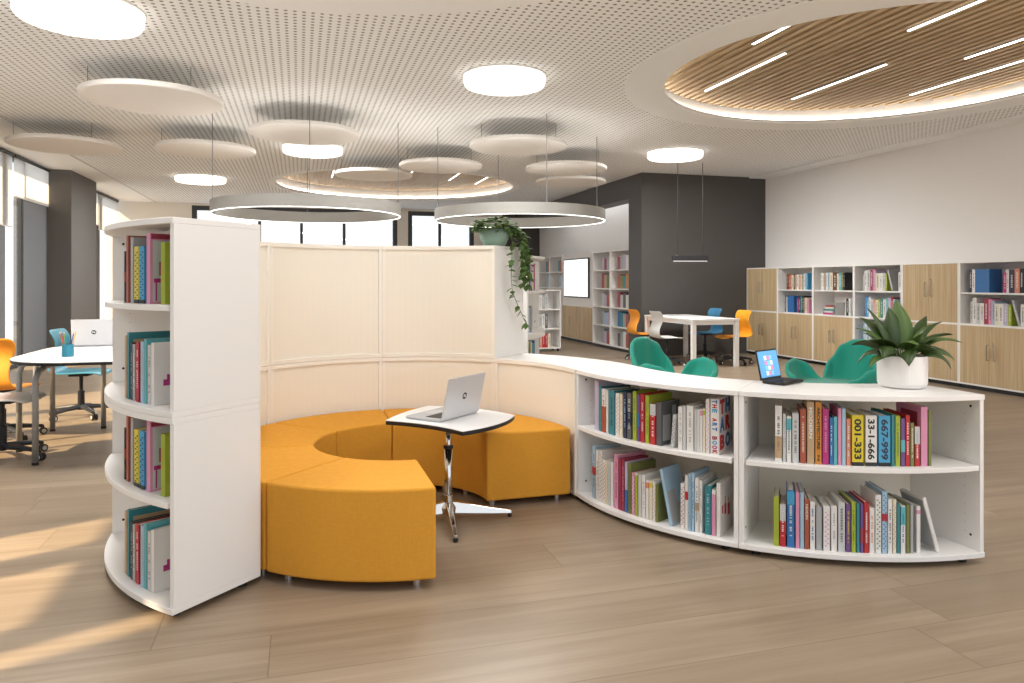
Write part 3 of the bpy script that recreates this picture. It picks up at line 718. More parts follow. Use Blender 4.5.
wall_row(1, ZU, 'upper', [(.05, .26, 'brown'), (.045, .25, 'terracotta'), (.04, .25, 'salmon'), (.045, .245, 'cream'), (.03, .26, 'black'), (.05, .25, 'tan'), (.05, .25, 'white'), (.045, .24, 'salmon'), (.04, .245, 'cream'), (.03, .22, 'olive'), (.04, .25, 'white'), (.035, .27, 'lightblue'), (.03, .27, 'skyblue')], .17)
wall_row(1, ZM, 'lower', [(.03, .27, 'navy'), (.03, .26, 'white'), (.16, .27, 'blue'), None, (.035, .24, 'magenta'), (.05, .27, 'navy'), (.04, .27, 'teal'), (.04, .28, 'black'), (.035, .25, 'tan'), (.04, .25, 'cream'), (.05, .22, 'pink')], .13)
wall_row(2, ZU, 'upper', [(.04, .27, 'white'), (.04, .26, 'cream'), (.025, .26, 'brown'), (.05, .27, 'white'), (.04, .27, 'lightblue'), (.07, .27, 'cream'), (.09, .27, 'brown'), (.04, .25, 'cream'), (.05, .26, 'turquoise'), (.04, .27, 'olive'), (.04, .27, 'black')], .12)
wall_row(2, ZM, 'lower', [(.03, .26, 'white'), (.05, .26, 'black'), (.03, .26, 'white'), (.03, .255, 'lightgrey')], .64)
# the pile of lying books
zz = ZM+.0006
for th, w, d_, col, L in [(.03, .24, .19, 'magenta', 'magenta book at the bottom of the lying pile in the wall cabinet'), (.03, .22, .18, 'white', 'white book lying second from bottom of the pile in the wall cabinet'),
                          (.028, .22, .18, 'teal', 'teal book lying in the middle of the pile in the wall cabinet'), (.03, .19, .17, 'cream', 'cream book lying second from top of the pile in the wall cabinet'), (.026, .17, .16, 'crimson', 'crimson book on top of the lying pile in the wall cabinet')]:
    t = thing('book', L, 'book', (XC+.14, YE[2]-.30, zz), radians(random.uniform(-8, 8)), 'lying pile in the wall cabinet')
    mk('cover', G().box(-d_/2, d_/2, -w/2, w/2, 0, .003).box(-d_/2, d_/2, -w/2, w/2, th-.004, th-.001).box(-d_/2, -d_/2+.003, -w/2, w/2, .003, th-.004), bmat(col), t)
    mk('page_block', G().box(-d_/2+.0035, d_/2-.005, -w/2+.004, w/2-.004, .0032, th-.0042), PAGES, t); zz += th
bx = single('storage_box', G().box(XC+.06, XC+.3, YE[2]-.62, YE[2]-.43, ZM+.0006, ZM+.19), mat('box_grey', '#8d8a88', .7), 'grey box beside the lying book pile in the wall cabinet', 'box', (XC+.18, YE[2]-.52, ZM), bevel=.004)
R4 = [(.03, .24, 'grey'), (.05, .29, 'white'), (.06, .30, 'lightgrey'), (.05, .31, 'crimson'), (.03, .31, 'pink'), (.03, .29, 'lavender'), (.06, .25, 'cream'), (.06, .25, 'white'), (.05, .25, 'lightgrey'), (.03, .24, 'lime'), (.03, .30, 'grey', -16), None, (.05, .26, 'white'), (.05, .30, 'lightgrey')]
wall_row(3, ZU, 'top', R4, .12)
wall_row(3, ZM, 'second', [(.03, .29, 'blue'), (.04, .28, 'skyblue'), (.04, .29, 'white'), (.05, .26, 'lightgrey'), (.04, .25, 'salmon'), (.05, .25, 'cream'), (.04, .26, 'lime'), (.05, .27, 'teal'), (.05, .26, 'white'), (.04, .28, 'turquoise'), (.05, .28, 'lavender'), (.04, .29, 'red'), (.05, .27, 'lightblue')], .16)
wall_row(3, .429, 'third', [(.03, .28, 'skyblue'), (.04, .27, 'white'), (.05, .26, 'lightblue'), (.04, .26, 'white'), (.05, .27, 'salmon'), (.05, .26, 'cream'), (.04, .28, 'terracotta'), (.04, .26, 'white'), (.05, .27, 'teal')], .12)
wall_row(3, .0706, 'bottom', [(.04, .26, 'lightblue'), (.05, .27, 'grey'), (.05, .25, 'white'), (.05, .26, 'skyblue'), (.05, .27, 'navy'), (.04, .26, 'pink')], .30)
wall_row(5, ZU, 'upper', [(.04, .28, 'navy'), (.04, .28, 'white'), (.19, .28, 'blue'), None, None, (.04, .235, 'magenta'), (.03, .27, 'white'), (.07, .27, 'navy'), (.06, .28, 'salmon'), (.05, .28, 'black'), (.06, .27, 'lightblue'), (.05, .28, 'terracotta'), (.05, .28, 'white'), (.04, .27, 'pink')], .09)
wall_row(5, ZM, 'lower', [(.03, .27, 'lightgrey'), (.05, .31, 'white'), (.05, .25, 'lightgrey'), (.05, .25, 'white'), (.06, .31, 'crimson'), (.05, .3, 'pink'), (.03, .28, 'lightblue'), (.05, .25, 'cream'), (.06, .25, 'white'), (.06, .25, 'lavender'), (.04, .24, 'lime'), (.03, .30, 'grey', -16), (.05, .25, 'white'), (.05, .3, 'lightgrey')], .11)

# niche run, fronts on the charcoal plane
def tall_bookcase(label, x, y0, y1, n=5, height=1.9, depth=.38, group='niche bookcases', flip=False):
    t = thing('tall_bookcase', label, 'bookcase', (x+depth/2, (y0+y1)/2, 0), 0, group); s = t.location[:]
    p = .022; a, b = y0+.001, y1-.001; xb = x+depth; z0 = .06
    mk('carcass', G().box(x, xb, a, a+p, z0, height).box(x, xb, b-p, b, z0, height).box(x, xb, a+p, b-p, height-p, height).box(x, xb, a+p, b-p, z0, z0+p).box(xb-.012, xb, a+p, b-p, z0+p, height-p), WHITE, t, s)
    mk('plinth', G().box(x+.03, xb-.01, a+.005, b-.005, 0, z0), BLACK, t, s)
    zs = [z0+p]
    for q in range(1, n):
        z = z0+p+(height-2*p-z0)*q/n; mk('shelf', G().box(x+.006, xb-.013, a+p+.0005, b-p-.0005, z-.011, z+.011), WHITE, t, s); zs.append(z+.011)
    return zs
XN = 5.74
NB = [(12.12, 13.0, 'white five tier bookcase in the niche, against the charcoal corner'), (13.0, 13.88, 'white five tier bookcase in the niche, right of the white screen'), (15.69, 16.56, 'white five tier bookcase in the niche, left of the white screen'), (16.56, 17.44, 'farthest white five tier bookcase in the niche')]
NR = [['darkgrey', 'grey', 'white', 'terracotta', 'crimson'], ['blue', 'teal', 'grey', 'terracotta', 'brown'], ['crimson', 'lightgrey', 'darkgrey', 'white', 'lightblue'], ['terracotta', 'olive', 'teal', 'orange', 'turquoise'], ['crimson', 'grey', 'lavender', 'white', 'lightgrey']]
NR2 = [['grey', 'lavender', 'terracotta', 'red'], ['grey', 'lightblue', 'lavender', 'crimson'], ['lightgrey', 'lavender', 'terracotta', 'red'], ['crimson', 'tan', 'olive', 'teal'], ['lavender', 'crimson', 'grey', 'white']]
for i, (a, b, L) in enumerate(NB):
    zs = tall_bookcase(L, XN, a, b)
    nm = ['niche bookcase by the charcoal corner', 'niche bookcase right of the screen', 'niche bookcase left of the screen', 'farthest niche bookcase'][i]
    tier = ['bottom', 'fourth', 'middle', 'second', 'top']
    for q, z in enumerate(zs):
        if i > 1 and q < 3: continue
        cols = (NR if i == 0 else NR2)[q] if i < 2 else ['teal', 'terracotta', 'red'] if q == 4 else ['grey', 'lightblue', 'crimson']
        u = .10 if i == 0 else .10
        # photo: books stand at the near (right) end of each compartment
        n = len(cols); w = .118
        rowbooks(XN+.06, a+.06+n*w, (0, -1), z, .85, [(w, random.uniform(.23, .29), c) for c in cols], '%s shelf of %s' % (tier[q], nm), RZ, 0)
for a, b, L in [(13.88, 14.78, 'low oak door cabinet under the white screen, nearer one'), (14.78, 15.69, 'low oak door cabinet under the white screen, farther one')]:
    t = thing('low_cabinet', L, 'cabinet', (XN+.19, (a+b)/2, 0), 0, 'low cabinets under the screen'); s = t.location[:]
    mk('carcass', G().box(XN+.02, XN+.38, a+.001, b-.001, .06, .78), WHITE, t, s); mk('plinth', G().box(XN+.04, XN+.37, a+.005, b-.005, 0, .06), BLACK, t, s)
    d = mk('door', G().box(XN, XN+.0195, a+.03, b-.03, .075, .765), OAK, t, s, bevel=.0015)
    mk('handle', G().tube([(XN, a+.38, .36), (XN-.025, a+.38, .365), (XN-.025, a+.38, .535), (XN, a+.38, .54)], .006, 8), STEEL, d, s)
struct('trim_11', G().box(XN+.02, XN+.38, 13.882, 15.688, .782, 1.9), WALLW)
t = thing('display_screen', 'bright white wall screen above the oak doors in the niche', 'screen', (XN, 14.78, 1.02)); s = t.location[:]
mk('bezel', G().box(XN-.02, XN+.0195, 14.06, 15.50, .96, 1.80), FRAMEM, t, s, bevel=.004)
mk('screen', G().box(XN-.024, XN-.0205, 14.085, 15.475, .985, 1.775), SCREENW, t, s)
# freestanding bookcase left of the niche, front towards the room
t = thing('open_bookcase', 'freestanding white three tier bookcase beyond the trailing plant', 'bookcase', (4.32, 13.15, 0)); s = t.location[:]
fx0, fx1, fy0, fy1 = 3.88, 4.70, 12.90, 13.28
mk('carcass', G().box(fx0, fx0+.02, fy0, fy1, .05, 1.15).box(fx1-.02, fx1, fy0, fy1, .05, 1.15).box(fx0+.02, fx1-.02, fy0, fy1, 1.13, 1.15).box(fx0+.02, fx1-.02, fy0, fy1, .05, .07).box(fx0+.02, fx1-.02, fy1-.012, fy1, .07, 1.13), WHITE, t, s)
for z in (.42, .78): mk('shelf', G().box(fx0+.021, fx1-.021, fy0+.004, fy1-.013, z-.01, z+.01), WHITE, t, s)
for x in (fx0+.04, fx1-.04):
    for y in (fy0+.05, fy1-.05): mk('foot', G().lathe([(.02, 0), (.02, .05)], 10, (x, y, 0)), BLACK, t, s)
for z, cols, nm in [(.79, ('lightgrey', 'white', 'grey', 'lightgrey'), 'top'), (.43, ('grey', 'lightgrey', 'white', 'darkgrey'), 'middle'), (.07, ('blue', 'salmon', 'red', 'red', 'cream'), 'bottom')]:
    rowbooks(fx0, fy0+.05, (1, 0), z, .8, [(.055, random.uniform(.22, .28), c) for c in cols], nm+' shelf of freestanding bookcase near the niche', 0, .36)

# ------------------------------------------------------------------ book labels
seen = {}
def cn(c): return HY_.get(c, c)
allb = []
for shelf, L in SHELVES.items():
    for i, (t, c, th, h, ry, deco) in enumerate(L):
        big = 'thick' if th > .042 else 'slim' if th < .02 else ''
        allb.append((shelf, L, i, t, c, big, ry))
cand = {}
def lab_n(shelf, L, i, c, big, ry):
    n = [cn(L[j][1]) for j in (i-1, i+1) if 0 <= j < len(L)]
    w = (big+' ' if big else '')+cn(c)+' book'
    if ry: w = 'leaning '+w
    if len(n) == 2: w += ' between %s and %s' % tuple(n)
    elif len(n) == 1: w += ' at row end beside %s' % n[0]
    return w+', '+shelf
for a in allb:
    k = lab_n(a[0], a[1], a[2], a[4], a[5], a[6]); cand.setdefault(k, []).append(a)
for k, L in cand.items():
    for a in L:
        if len(L) == 1 and len(k.replace(',', ' ').split()) <= 16: a[3]['label'] = k
        else:
            i, n = a[2], len(a[1])
            rev = 'tall front left' in a[0]
            o = OD[i]+(' from the front' if rev else ' from left')
            a[3]['label'] = ('leaning ' if a[6] else '')+cn(a[4])+' book, '+o+', '+a[0]
for shelf, L in SHELVES.items():
    for i, (t, c, th, h, ry, deco) in enumerate(L):
        if deco is artbook: t['label'] = 'white art book with big red and blue letters on its spine and cover'
        if shelf == S3T and c == 'orange': t['label'] = 'orange book titled ARCHITECTURE on upper shelf under the potted plant'
        if shelf == S3T and c == 'tan': t['label'] = 'tan book with white title beside the orange architecture book'
        if shelf == S3T and c == 'yellow': t['label'] = 'yellow volume with big black stencil digits 001-333 on its spine'
        if shelf == S3T and c == 'white' and th > .045: t['label'] = 'white volume with big black digits 33-1-666 on its spine'
        if shelf == S3T and c == 'skyblue': t['label'] = 'sky-blue volume with big digits 667-999 on its spine'

# ------------------------------------------------------------------ laptops
def laptop(label, loc, rz, w=.345, d=.235, lid=.225, tilt=12, screen=False, black=False):
    """hinge along x through the origin, keyboard towards -y, lid leaning to +y"""
    t = thing('laptop', label, 'laptop', loc, rz)
    cm, dm = (BLACK, BLACK) if black else (ALU, ALUD)
    mk('base', G().box(-w/2, w/2, -d, 0, .002, .016), dm, t, bevel=.005)
    mk('keyboard', G().box(-w*.42, w*.42, -d*.52, -d*.1, .0161, .0172), KEYS, t)
    mk('touchpad', G().box(-w*.16, w*.16, -d*.92, -d*.6, .0161, .0168), ALU if not black else KEYS, t)
    M = Matrix.Translation((0, .004, .014)) @ Matrix.Rotation(radians(-tilt), 4, 'X')
    l = mk('lid', G().box(-w/2, w/2, -.001, .006, .0, lid, M), cm, t, bevel=.003)
    mk('screen', G().box(-w/2+.008, w/2-.008, -.0022, -.0012, .012, lid-.008, M), mat('screen_blue', '#5fa6da', .25, emit='#5b9fd6', estr=.55) if screen else SCREENB, l)
    if screen:
        tile_m = [mat('tile_white', '#e9eef4', .4, emit='#dfe8f0', estr=.5), mat('tile_pink', '#d88ab0', .4, emit='#d88ab0', estr=.5), mat('tile_sky', '#79c2ea', .4, emit='#79c2ea', estr=.5)]
        for q in range(3):
            g = G(); r_ = random.Random(q)
            for i in range(3):
                for j in range(4):
                    if (i+2*j) % 3 == q: g.box(-w*.2+i*w*.13, -w*.2+i*w*.13+w*.11, -.0030, -.0023, lid*.14+j*lid*.17, lid*.14+j*lid*.17+lid*.14, M)
            mk('screen_tiles', g, tile_m[q], l)
    else:
        R_ = .019
        Mb = M @ Matrix.Translation((0, .0064, lid*.5)) @ Matrix.Rotation(-pi/2, 4, 'X')
        g = G().lathe([(R_, 0), (R_, .0006)], 28); bmesh.ops.transform(g.b, matrix=Mb, verts=g.b.verts); mk('logo_disc', g, BLACK, l)
        g = G(); Mt = M @ Matrix.Translation((0, .0071, lid*.5))
        for x0, x1, z0, z1 in ((-.010, -.006, -.008, .008), (.006, .010, -.008, .008)): g.box(x0, x1, 0, .0004, z0, z1, Mt)
        g.box(-.002, .002, 0, .0004, -.010, .010, Mt @ Matrix.Rotation(radians(35), 4, 'Y')); mk('logo_mark', g, LOGOW, l)
    return t

# ------------------------------------------------------------------ the small laptop table
TZ = .56
tc_ = cw(-.347, 3.99)
t = thing('laptop_table', 'small white table with black edge and chrome pedestal inside the bench ring', 'table', (*tc_, 0)); s = t.location[:]
cn_ = [cw(*p) for p in ((-.245, 3.62), (.015, 4.06), (-.50, 4.37), (-.675, 3.905))]      # near, right, back, left
def edge(p, q, bulge, n=10):
    p, q = Vector(p), Vector(q); d = q-p; nn = Vector((d.y, -d.x)); out = []
    for i in range(n): u = i/n; out.append(tuple(p+d*u+nn*bulge*4*u*(1-u)))
    return out
poly = edge(cn_[0], cn_[1], .10)+edge(cn_[1], cn_[2], .10)+edge(cn_[2], cn_[3], .05)+edge(cn_[3], cn_[0], -.075)
mk('tabletop', G().prism(poly, TZ-.003, TZ), mat('table_white', '#eff0f0', .35), t, s)
mk('edge_band', G().prism(poly, TZ-.024, TZ-.0032), BLACK, t, s, bevel=.003)
mk('pole', G().tube([(tc_[0], tc_[1], .30), (tc_[0], tc_[1], TZ-.045)], .014, 20).tube([(tc_[0], tc_[1], .045), (tc_[0], tc_[1], .395)], .022, 20), CHROME, t, s, smooth=True)
mk('clamp', G().lathe([(.027, .392), (.027, .408)], 20, (tc_[0], tc_[1], 0)), BLACK, t, s)
mk('mount_plate', G().box(tc_[0]-.07, tc_[0]+.07, tc_[1]-.07, tc_[1]+.07, TZ-.0445, TZ-.0245), STEEL, t, s)
mk('hub', G().lathe([(.045, .042), (.045, .075), (.028, .10), (.024, .14)], 24, (tc_[0], tc_[1], 0)), CHROME, t, s, smooth=False)
for k in range(4):
    a = radians(-79-16.2+90*k); L_ = .37
    M = Matrix.Translation((tc_[0], tc_[1], 0)) @ Matrix.Rotation(a, 4, 'Z')
    g = G(); P = []
    for x, hw, zt, zb in ((.02, .030, .105, .045), (.12, .026, .085, .036), (.25, .020, .055, .026), (L_-.02, .014, .036, .02)):
        P.append([(x, -hw, zb), (x, hw, zb), (x, hw*.55, zt), (x, -hw*.55, zt), (x, -hw, zb)])
    g.grid(P); g.b.faces.new([v for v in bmesh.ops.pointmerge and [] ] ) if False else None
    bmesh.ops.remove_doubles(g.b, verts=g.b.verts, dist=1e-5); bmesh.ops.holes_fill(g.b, edges=g.b.edges)
    bmesh.ops.transform(g.b, matrix=M, verts=g.b.verts)
    l = mk('leg', g, CHROME, t, s, bevel=.003)
    mk('glide', G().lathe([(.012, 0), (.012, .022)], 12, (tc_[0]+(L_-.03)*cos(a), tc_[1]+(L_-.03)*sin(a), 0)), BLACK, l, s)
hp = cw(-.285, 3.98)
laptop('open silver laptop with round black logo on the small table in the bench', (*hp, TZ), radians(-121.5)-TH)
lp = cw(1.352, 3.80)
laptop('small open laptop with blue screen on the low bookcase', (*lp, .7802), radians(41.3)-TH, w=.205, d=.12, lid=.155, tilt=12, screen=True, black=True)

# ------------------------------------------------------------------ left study table and chairs
def rrect(x0, x1, y0, y1, r, n=10):
    out = []
    for cx_, cy_, a in ((x1-r, y1-r, 0), (x0+r, y1-r, pi/2), (x0+r, y0+r, pi), (x1-r, y0+r, 1.5*pi)):
        out += [(cx_+r*cos(a+pi/2*i/n), cy_+r*sin(a+pi/2*i/n)) for i in range(n+1)]
    return out
t = thing('study_table', 'white study table with black edge and grey tube legs by the windows', 'table', (-1.35, 6.6, 0)); s = t.location[:]
pl = rrect(-2.03, -.55, 5.71, 7.42, .52)
mk('tabletop', G().prism(pl, .738, .742), mat('table_white2', '#e9e8e6', .35), t, s); mk('edge_band', G().prism(pl, .718, .7378), BLACK, t, s, bevel=.003)
for fx, fy, ix, iy in ((-1.80, 5.93, .10, .16), (-2.06, 6.43, .14, .04), (-2.06, 6.80, .14, 0), (-2.06, 7.22, .12, -.1), (-1.67, 7.25, .02, -.16), (-.75, 5.95, -.1, .15), (-.75, 7.2, -.1, -.15)):
    l = mk('leg', G().tube([(fx, fy, .012), (fx, fy, .60), (fx+ix*.12, fy+iy*.12, .655), (fx+ix*.45, fy+iy*.45, .695), (fx+ix, fy+iy, .70)], .021, 12), GREYTUBE, t, s, smooth=True)
    mk('glide', G().lathe([(.023, 0), (.023, .018)], 12, (fx, fy, 0)), BLACK, l, s)
mk('frame', G().box(-1.98, -.70, 6.12, 6.16, .682, .7178).box(-1.98, -.70, 7.0, 7.04, .682, .7178).box(-1.95, -1.91, 6.16, 7.0, .69, .7178), GREYTUBE, t, s)
laptop('open silver laptop with round black logo on the study table by the windows', (-1.70, 7.08, .742), radians(-178), tilt=10)
cup = thing('pencil_cup', 'teal pencil cup standing on the study table', 'cup', (-1.66, 6.17, .742))
mk('cup_body', G().lathe([(.036, 0), (.040, .004), (.040, .092), (.036, .092), (.034, .006), (.001, .006)], 28, cap=True), mat('cup_teal', '#2b7f97', .5), cup)
for i, (col, L, dx, dy) in enumerate([('#c33a2c', 'red pencil in the teal cup', -.020, .012), ('#d7a83a', 'yellow pencil in the teal cup', .016, .016), ('#3b5fa8', 'blue pencil in the teal cup', .018, -.014), ('#6a8f3f', 'green pencil in the teal cup', -.004, -.02), ('#8a6a4a', 'brown pencil in the teal cup', -.016, -.016)]):
    p0 = Vector((-1.66+dx*.7, 6.17+dy*.7, .75)); d = Vector((dx*1.9, dy*1.9, .165)); s = p0[:]
    t = thing('pencil', L+', on the study table', 'pencil', s, 0, 'pencils in the cup')
    mk('shaft', G().tube([p0, p0+d], .0042, 6), mat('pencil_'+col[1:], col, .5), t, s); mk('tip', G().tube([p0+d, p0+d*1.09], [.0041, .0008], 6), mat('pencil_wood', '#d9b98a', .7), t, s)

def task_chair(label, x, y, rz, col, colname, seat=.43, turn=.35):
    """one piece waved shell on a gas column and five star base; faces local +x"""
    t = thing('swivel_chair', label, 'chair', (x, y, 0), rz, 'swivel chairs with waved shells')
    prof = [(.225, .405, .40), (.20, .432, .43), (.10, .438, .45), (-.04, .432, .45), (-.15, .428, .43), (-.215, .452, .40), (-.245, .51, .36), (-.232, .58, .33), (-.195, .645, .33), (-.175, .71, .36), (-.188, .775, .40), (-.222, .83, .40), (-.238, .85, .34)]
    P = []
    for px__, pz, w in prof:
        row = []
        for i in range(9):
            u = -1+2*i/8; row.append((px__+(.03*u*u if pz > .5 else 0), u*w/2, pz+seat-.43+(.012*u*u if pz < .46 else 0)))
        P.append(row)
    mk('shell', G().grid(P), mat('shell_'+colname, col, .45), t, smooth=True, solid=.012, subd=1)
    mk('seat_mount', G().box(-.09, .09, -.075, .075, seat-.035, seat-.012), BLACK, t, bevel=.006)
    mk('gas_column', G().lathe([(.030, .085), (.030, .25), (.017, .252), (.017, seat-.034)], 18), BLACK, t)
    g = G(); cs = []
    for i in range(5):
        a = 2*pi*i/5+turn; e = (cos(a)*.29, sin(a)*.29)
        g.tube([(0, 0, .10), (e[0]*.5, e[1]*.5, .092), (e[0], e[1], .072)], [.026, .020, .014], 8); cs.append((a, e))
    g.lathe([(.034, .07), (.04, .085), (.038, .12)], 16)
    mk('star_base', g, mat('base_dark', '#33353a', .4, .3), t)
    for a, e in cs:
        u = Vector((-sin(a), cos(a), 0)); c = Vector((e[0]+.008, e[1], .029))
        w = mk('caster', G().tube([c-u*.024, c-u*.008], .0285, 16).tube([c+u*.008, c+u*.024], .0285, 16).tube([c+Vector((0, 0, .012)), c+Vector((0, 0, .048))], .008, 8).tube([c-u*.009, c+u*.009], .01, 8), mat('caster_black', '#2b2b2d', .5), t)
        for q in (-1, 1): mk('wheel_cap', G().tube([c+u*.0243*q, c+u*.0262*q], .017, 14), mat('caster_light', '#c9c9c6', .5), w)
    return t
task_chair('blue swivel chair behind the study table, seat turned to the right', -2.02, 7.93, radians(-4), '#3f8aa0', 'blue')
task_chair('orange swivel chair at the left picture edge by the study table', -2.36, 6.98, radians(80), '#e8962a', 'orange')
task_chair('white swivel chair half cut by the left picture edge, nearest the viewer', -2.085, 6.17, radians(-6), '#d9d6d0', 'white', seat=.45, turn=.98)

# back table
t = thing('meeting_table', 'white square legged table before the charcoal wall', 'table', (6.07, 10.58, 0)); s = t.location[:]
TW = mat('table_white3', '#f0efed', .4)
mk('tabletop', G().box(5.66, 6.47, 9.78, 11.38, .705, .735), TW, t, s, bevel=.003)
mk('frame', G().box(5.70, 6.43, 9.82, 9.86, .645, .7048).box(5.70, 6.43, 11.3, 11.34, .645, .7048).box(5.70, 5.74, 9.86, 11.3, .645, .7048).box(6.39, 6.43, 9.86, 11.3, .645, .7048), TW, t, s)
for x in (5.665, 6.40):
    for y in (9.785, 11.31): mk('leg', G().box(x, x+.065, y, y+.065, 0, .7046), TW, t, s, bevel=.003)
task_chair('orange swivel chair on the far left of the white table', 5.50, 11.08, 0, '#e8912a', 'orange')
task_chair('pale grey swivel chair on the near left of the white table', 5.50, 10.28, 0, '#d4d4d2', 'grey')
task_chair('blue swivel chair on the far right of the white table', 6.62, 11.02, pi, '#4a8fb8', 'blue2')
task_chair('yellow orange swivel chair on the near right of the white table', 6.62, 10.18, pi, '#efa52c', 'amber')

# ------------------------------------------------------------------ teal tub chairs
def tub_chair(label, x, y, rz):
    """swan-like lounge chair: faces local +x"""
    t = thing('lounge_chair', label, 'armchair', (x, y, 0), rz, 'teal lounge chairs')
    def ip(tab, a):
        for (a0, v0), (a1, v1) in zip(tab, tab[1:]):
            if a0 <= a <= a1: u = (a-a0)/(a1-a0); u = u*u*(3-2*u); return v0+(v1-v0)*u
    RR = [(0, .33), (40, .34), (66, .42), (95, .43), (120, .29), (142, .375), (158, .40), (180, .37)]
    HH = [(0, .405), (35, .41), (54, .49), (72, .58), (88, .60), (102, .57), (120, .405), (138, .60), (152, .735), (168, .785), (180, .79)]
    P = []; n = 96
    for k in range(n+1):
        a = 360*k/n; b = a if a <= 180 else 360-a; R_, H_ = ip(RR, b), ip(HH, b); row = []
        for q in range(11):
            v = q/10; v2 = v
            if v < .6: r_ = R_*.78*v/.6; z = .385+.012*(v/.6)**2
            else:
                u = (v-.6)/.4; r_ = R_*(.78+.22*(1-(1-u)**1.8)); z = .397+(H_-.397)*u**1.5
            row.append((r_*cos(radians(a))*1.0, r_*sin(radians(a)), z))
        P.append(row)
    g = G().grid(P); bmesh.ops.remove_doubles(g.b, verts=g.b.verts, dist=1e-4)
    mk('shell', g, TEALU, t, smooth=True, solid=.045, solid_off=0, subd=1)
    mk('pedestal', G().lathe([(.022, .045), (.020, .3), (.035, .345)], 20), CHROME, t, smooth=True)
    g = G()
    for i in range(4):
        a = pi/4+i*pi/2; g.tube([(0, 0, .06), (.15*cos(a), .15*sin(a), .045), (.30*cos(a), .30*sin(a), .014)], [.022, .018, .012], 8)
    mk('star_base', g, CHROME, t, smooth=True)
    return t
tub_chair('teal upholstered lounge chair behind the low bookcase, facing the laptop from the right', *cw(2.84, 6.40), radians(212)-TH)
tub_chair('teal upholstered lounge chair behind the low bookcase, left one, facing right', *cw(1.47, 6.60), radians(-48)-TH)

# ------------------------------------------------------------------ plants
def leaf_into(g, base, az, elev, L_, W__, droop, fold=.25, n=12, twist=0):
    d = Vector((cos(az), sin(az), 0)); side = Vector((-sin(az), cos(az), 0)); p = Vector(base); e = elev; P = []
    for i in range(n+1):
        u = i/n; w = W__*max(0.02, (sin(pi*min(1, u*.93+.07)**.75))**.9) if u > .12 else W__*(.10+u*1.2)
        if u == 1: w = .001
        f = d*cos(e)+Vector((0, 0, 1))*sin(e); up = f.cross(side)*-1
        sd = (side*cos(twist)+up*sin(twist)); upt = up*cos(twist)-side*sin(twist)
        P.append([tuple(p+sd*(w/2*q)+upt*(abs(q)*w*fold)) for q in (-1, -.5, 0, .5, 1)])
        p = p+f*(L_/n); e -= droop/n
    return g.grid(P)
pp = cw(1.93, 3.62)
t = thing('potted_plant', 'broad leaved green plant in a white round pot on the low bookcase', 'plant', (*pp, .7802))
mk('pot', G().lathe([(.088, 0), (.104, .006), (.112, .022), (.114, .15), (.113, .158), (.107, .158), (.105, .13), (.001, .128)], 48), POTW, t, smooth=False)
mk('soil', G().lathe([(.1045, .129), (.1045, .140)], 32), SOIL, t)
rr = random.Random(5)
LV = [  # azimuth (camera plan degrees), elevation, length, width, droop
    (175, 62, .27, .075, .9), (160, 78, .30, .085, .55), (100, 85, .27, .085, .4), (75, 80, .33, .095, .35), (35, 66, .33, .085, .8), (10, 52, .32, .075, 1.0), (-5, 38, .27, .07, 1.5), (-20, 30, .24, .08, 1.7),
    (-60, 55, .2, .075, 1.6), (-100, 62, .22, .07, 1.4), (-140, 48, .23, .075, 1.7), (190, 35, .27, .07, 1.5), (205, 25, .24, .06, 1.3), (60, 60, .24, .07, 1.2), (120, 60, .24, .07, 1.1), (20, 70, .25, .08, .9), (150, 50, .24, .075, 1.3), (-40, 70, .2, .07, 1.2), (-80, 75, .18, .06, 1.0), (50, 45, .26, .07, 1.5), (130, 72, .30, .08, .9), (85, 62, .28, .08, 1.3), (5, 72, .29, .085, 1.0), (200, 55, .26, .075, 1.2), (-15, 55, .30, .08, 1.3), (-110, 40, .22, .07, 1.8)]
for i, (az, el, L_, w, dr) in enumerate(LV):
    a = radians(az)-TH; b_ = (.028*cos(a), .028*sin(a), .138); e = radians(el)
    g = G(); f = Vector((cos(a)*cos(e), sin(a)*cos(e), sin(e))); q = Vector(b_)+f*.05
    leaf_into(g, q, a, e, L_*.80, w*1.25, dr*1.25, .2, 14, rr.uniform(-.5, .5))
    lf = mk('leaf', g, LEAF if i % 3 else LEAFL, t, smooth=True, solid=.0012)
    mk('leaf_stalk', G().tube([b_, q], .0035, 6), STEMG, lf)
# trailing plant on the end of the partition
hp_ = pol(C1, 1.15, aa(1)+.065); hz = 1.5475
t = thing('trailing_plant', 'trailing ivy in a sage green bowl on top of the partition end', 'plant', (*hp_, hz))
mk('bowl', G().lathe([(.05, 0), (.075, .004), (.098, .05), (.112, .115), (.106, .115), (.09, .05), (.001, .04)], 40), HPOT, t, smooth=True)
mk('soil', G().lathe([(.10, .085), (.10, .098)], 24), SOIL, t)
g = G(); rr = random.Random(3)
for i in range(230):
    a = rr.uniform(0, 2*pi); r_ = .135*sqrt(rr.random()); z = .10+.115*rr.random()*(1-(r_/.18)**2)
    leaf_into(g, (r_*cos(a), r_*sin(a), z), a+rr.uniform(-.9, .9), rr.uniform(-.2, .7), rr.uniform(.045, .07), rr.uniform(.032, .05), rr.uniform(.5, 1.8), .12, 5)
mk('foliage', g, IVY, t, smooth=True)
def vine(pts, dens, sc=1., seed=0):
    rr = random.Random(seed); g = G(); pts = [Vector(p) for p in pts]
    mk('vine', G().tube(pts, .0022, 5), STEMG, t)
    for p, q in zip(pts, pts[1:]):
        n = max(1, int((q-p).length*dens))
        for k in range(n):
            b_ = p.lerp(q, (k+rr.random())/n); a = rr.uniform(0, 2*pi)
            leaf_into(g, b_, a, rr.uniform(-.9, .3), rr.uniform(.05, .075)*sc, rr.uniform(.036, .055)*sc, rr.uniform(.3, 1.2), .1, 5)
    mk('vine_leaves', g, IVY, t, smooth=True)
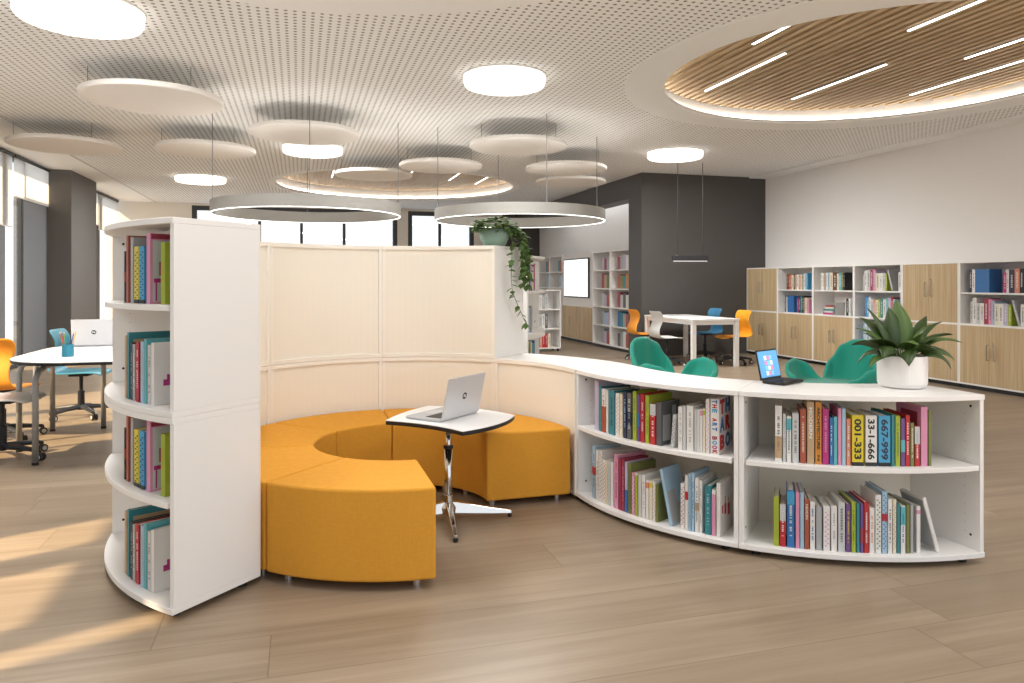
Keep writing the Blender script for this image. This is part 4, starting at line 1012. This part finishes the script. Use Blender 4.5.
def cp(xc, dd, z):     # local point of the trailing plant from camera plan offsets
    x, y = hp_[0]+xc*cT+dd*sT, hp_[1]+dd*cT-xc*sT
    return (x-hp_[0], y-hp_[1], z)
# vines fall over the outer end of the bookcase top (right and slightly behind), clear of the end panel
vine([cp(.06, -.03, .11), cp(.10, -.05, .12), cp(.125, -.06, .03), cp(.120, -.06, -.10), cp(.115, -.06, -.22), cp(.125, -.05, -.32), cp(.165, -.02, -.42), cp(.21, .01, -.52), cp(.25, .03, -.58)], 42, .85, 1)
vine([cp(.07, .03, .11), cp(.15, .03, .13), cp(.19, .04, .06), cp(.20, .06, -.05), cp(.205, .06, -.18), cp(.20, .06, -.26)], 95, 1.05, 2)
vine([cp(.07, .05, .12), cp(.16, .08, .13), cp(.215, .10, .05), cp(.23, .10, -.05), cp(.235, .10, -.20), cp(.225, .09, -.30)], 95, 1.05, 4)
vine([cp(.05, .06, .12), cp(.13, .09, .15), cp(.18, .10, .10), cp(.205, .10, .02), cp(.21, .10, -.08)], 110, 1.1, 6)

# ------------------------------------------------------------------ light
w = bpy.data.worlds.new('sky'); SC.world = w; w.use_nodes = True
bg = w.node_tree.nodes['Background']; bg.inputs[0].default_value = (.93, .97, 1.03, 1); bg.inputs[1].default_value = 1.05
sd = bpy.data.lights.new('sun', 'SUN'); sd.energy = 9.0; sd.angle = radians(1.0); sd.color = lin('#ffe2b8')
so = bpy.data.objects.new('sun', sd); COL.objects.link(so)
el = radians(36); az = Vector((.91, .415, 0)).normalized(); dirv = Vector((az.x*cos(el), az.y*cos(el), -sin(el)))
so.rotation_euler = dirv.to_track_quat('-Z', 'Y').to_euler(); so.location = (-10, 0, 8)

vs = SC.view_settings
vs.view_transform = 'Standard'; vs.look = 'None'; vs.gamma = 1; vs.use_curve_mapping = False; vs.exposure = .34
SC.cycles.use_denoising = True
SC.cycles.max_bounces = 10; SC.cycles.diffuse_bounces = 6; SC.cycles.transparent_max_bounces = 12; SC.cycles.glossy_bounces = 4
SC.cycles.sample_clamp_indirect = 6
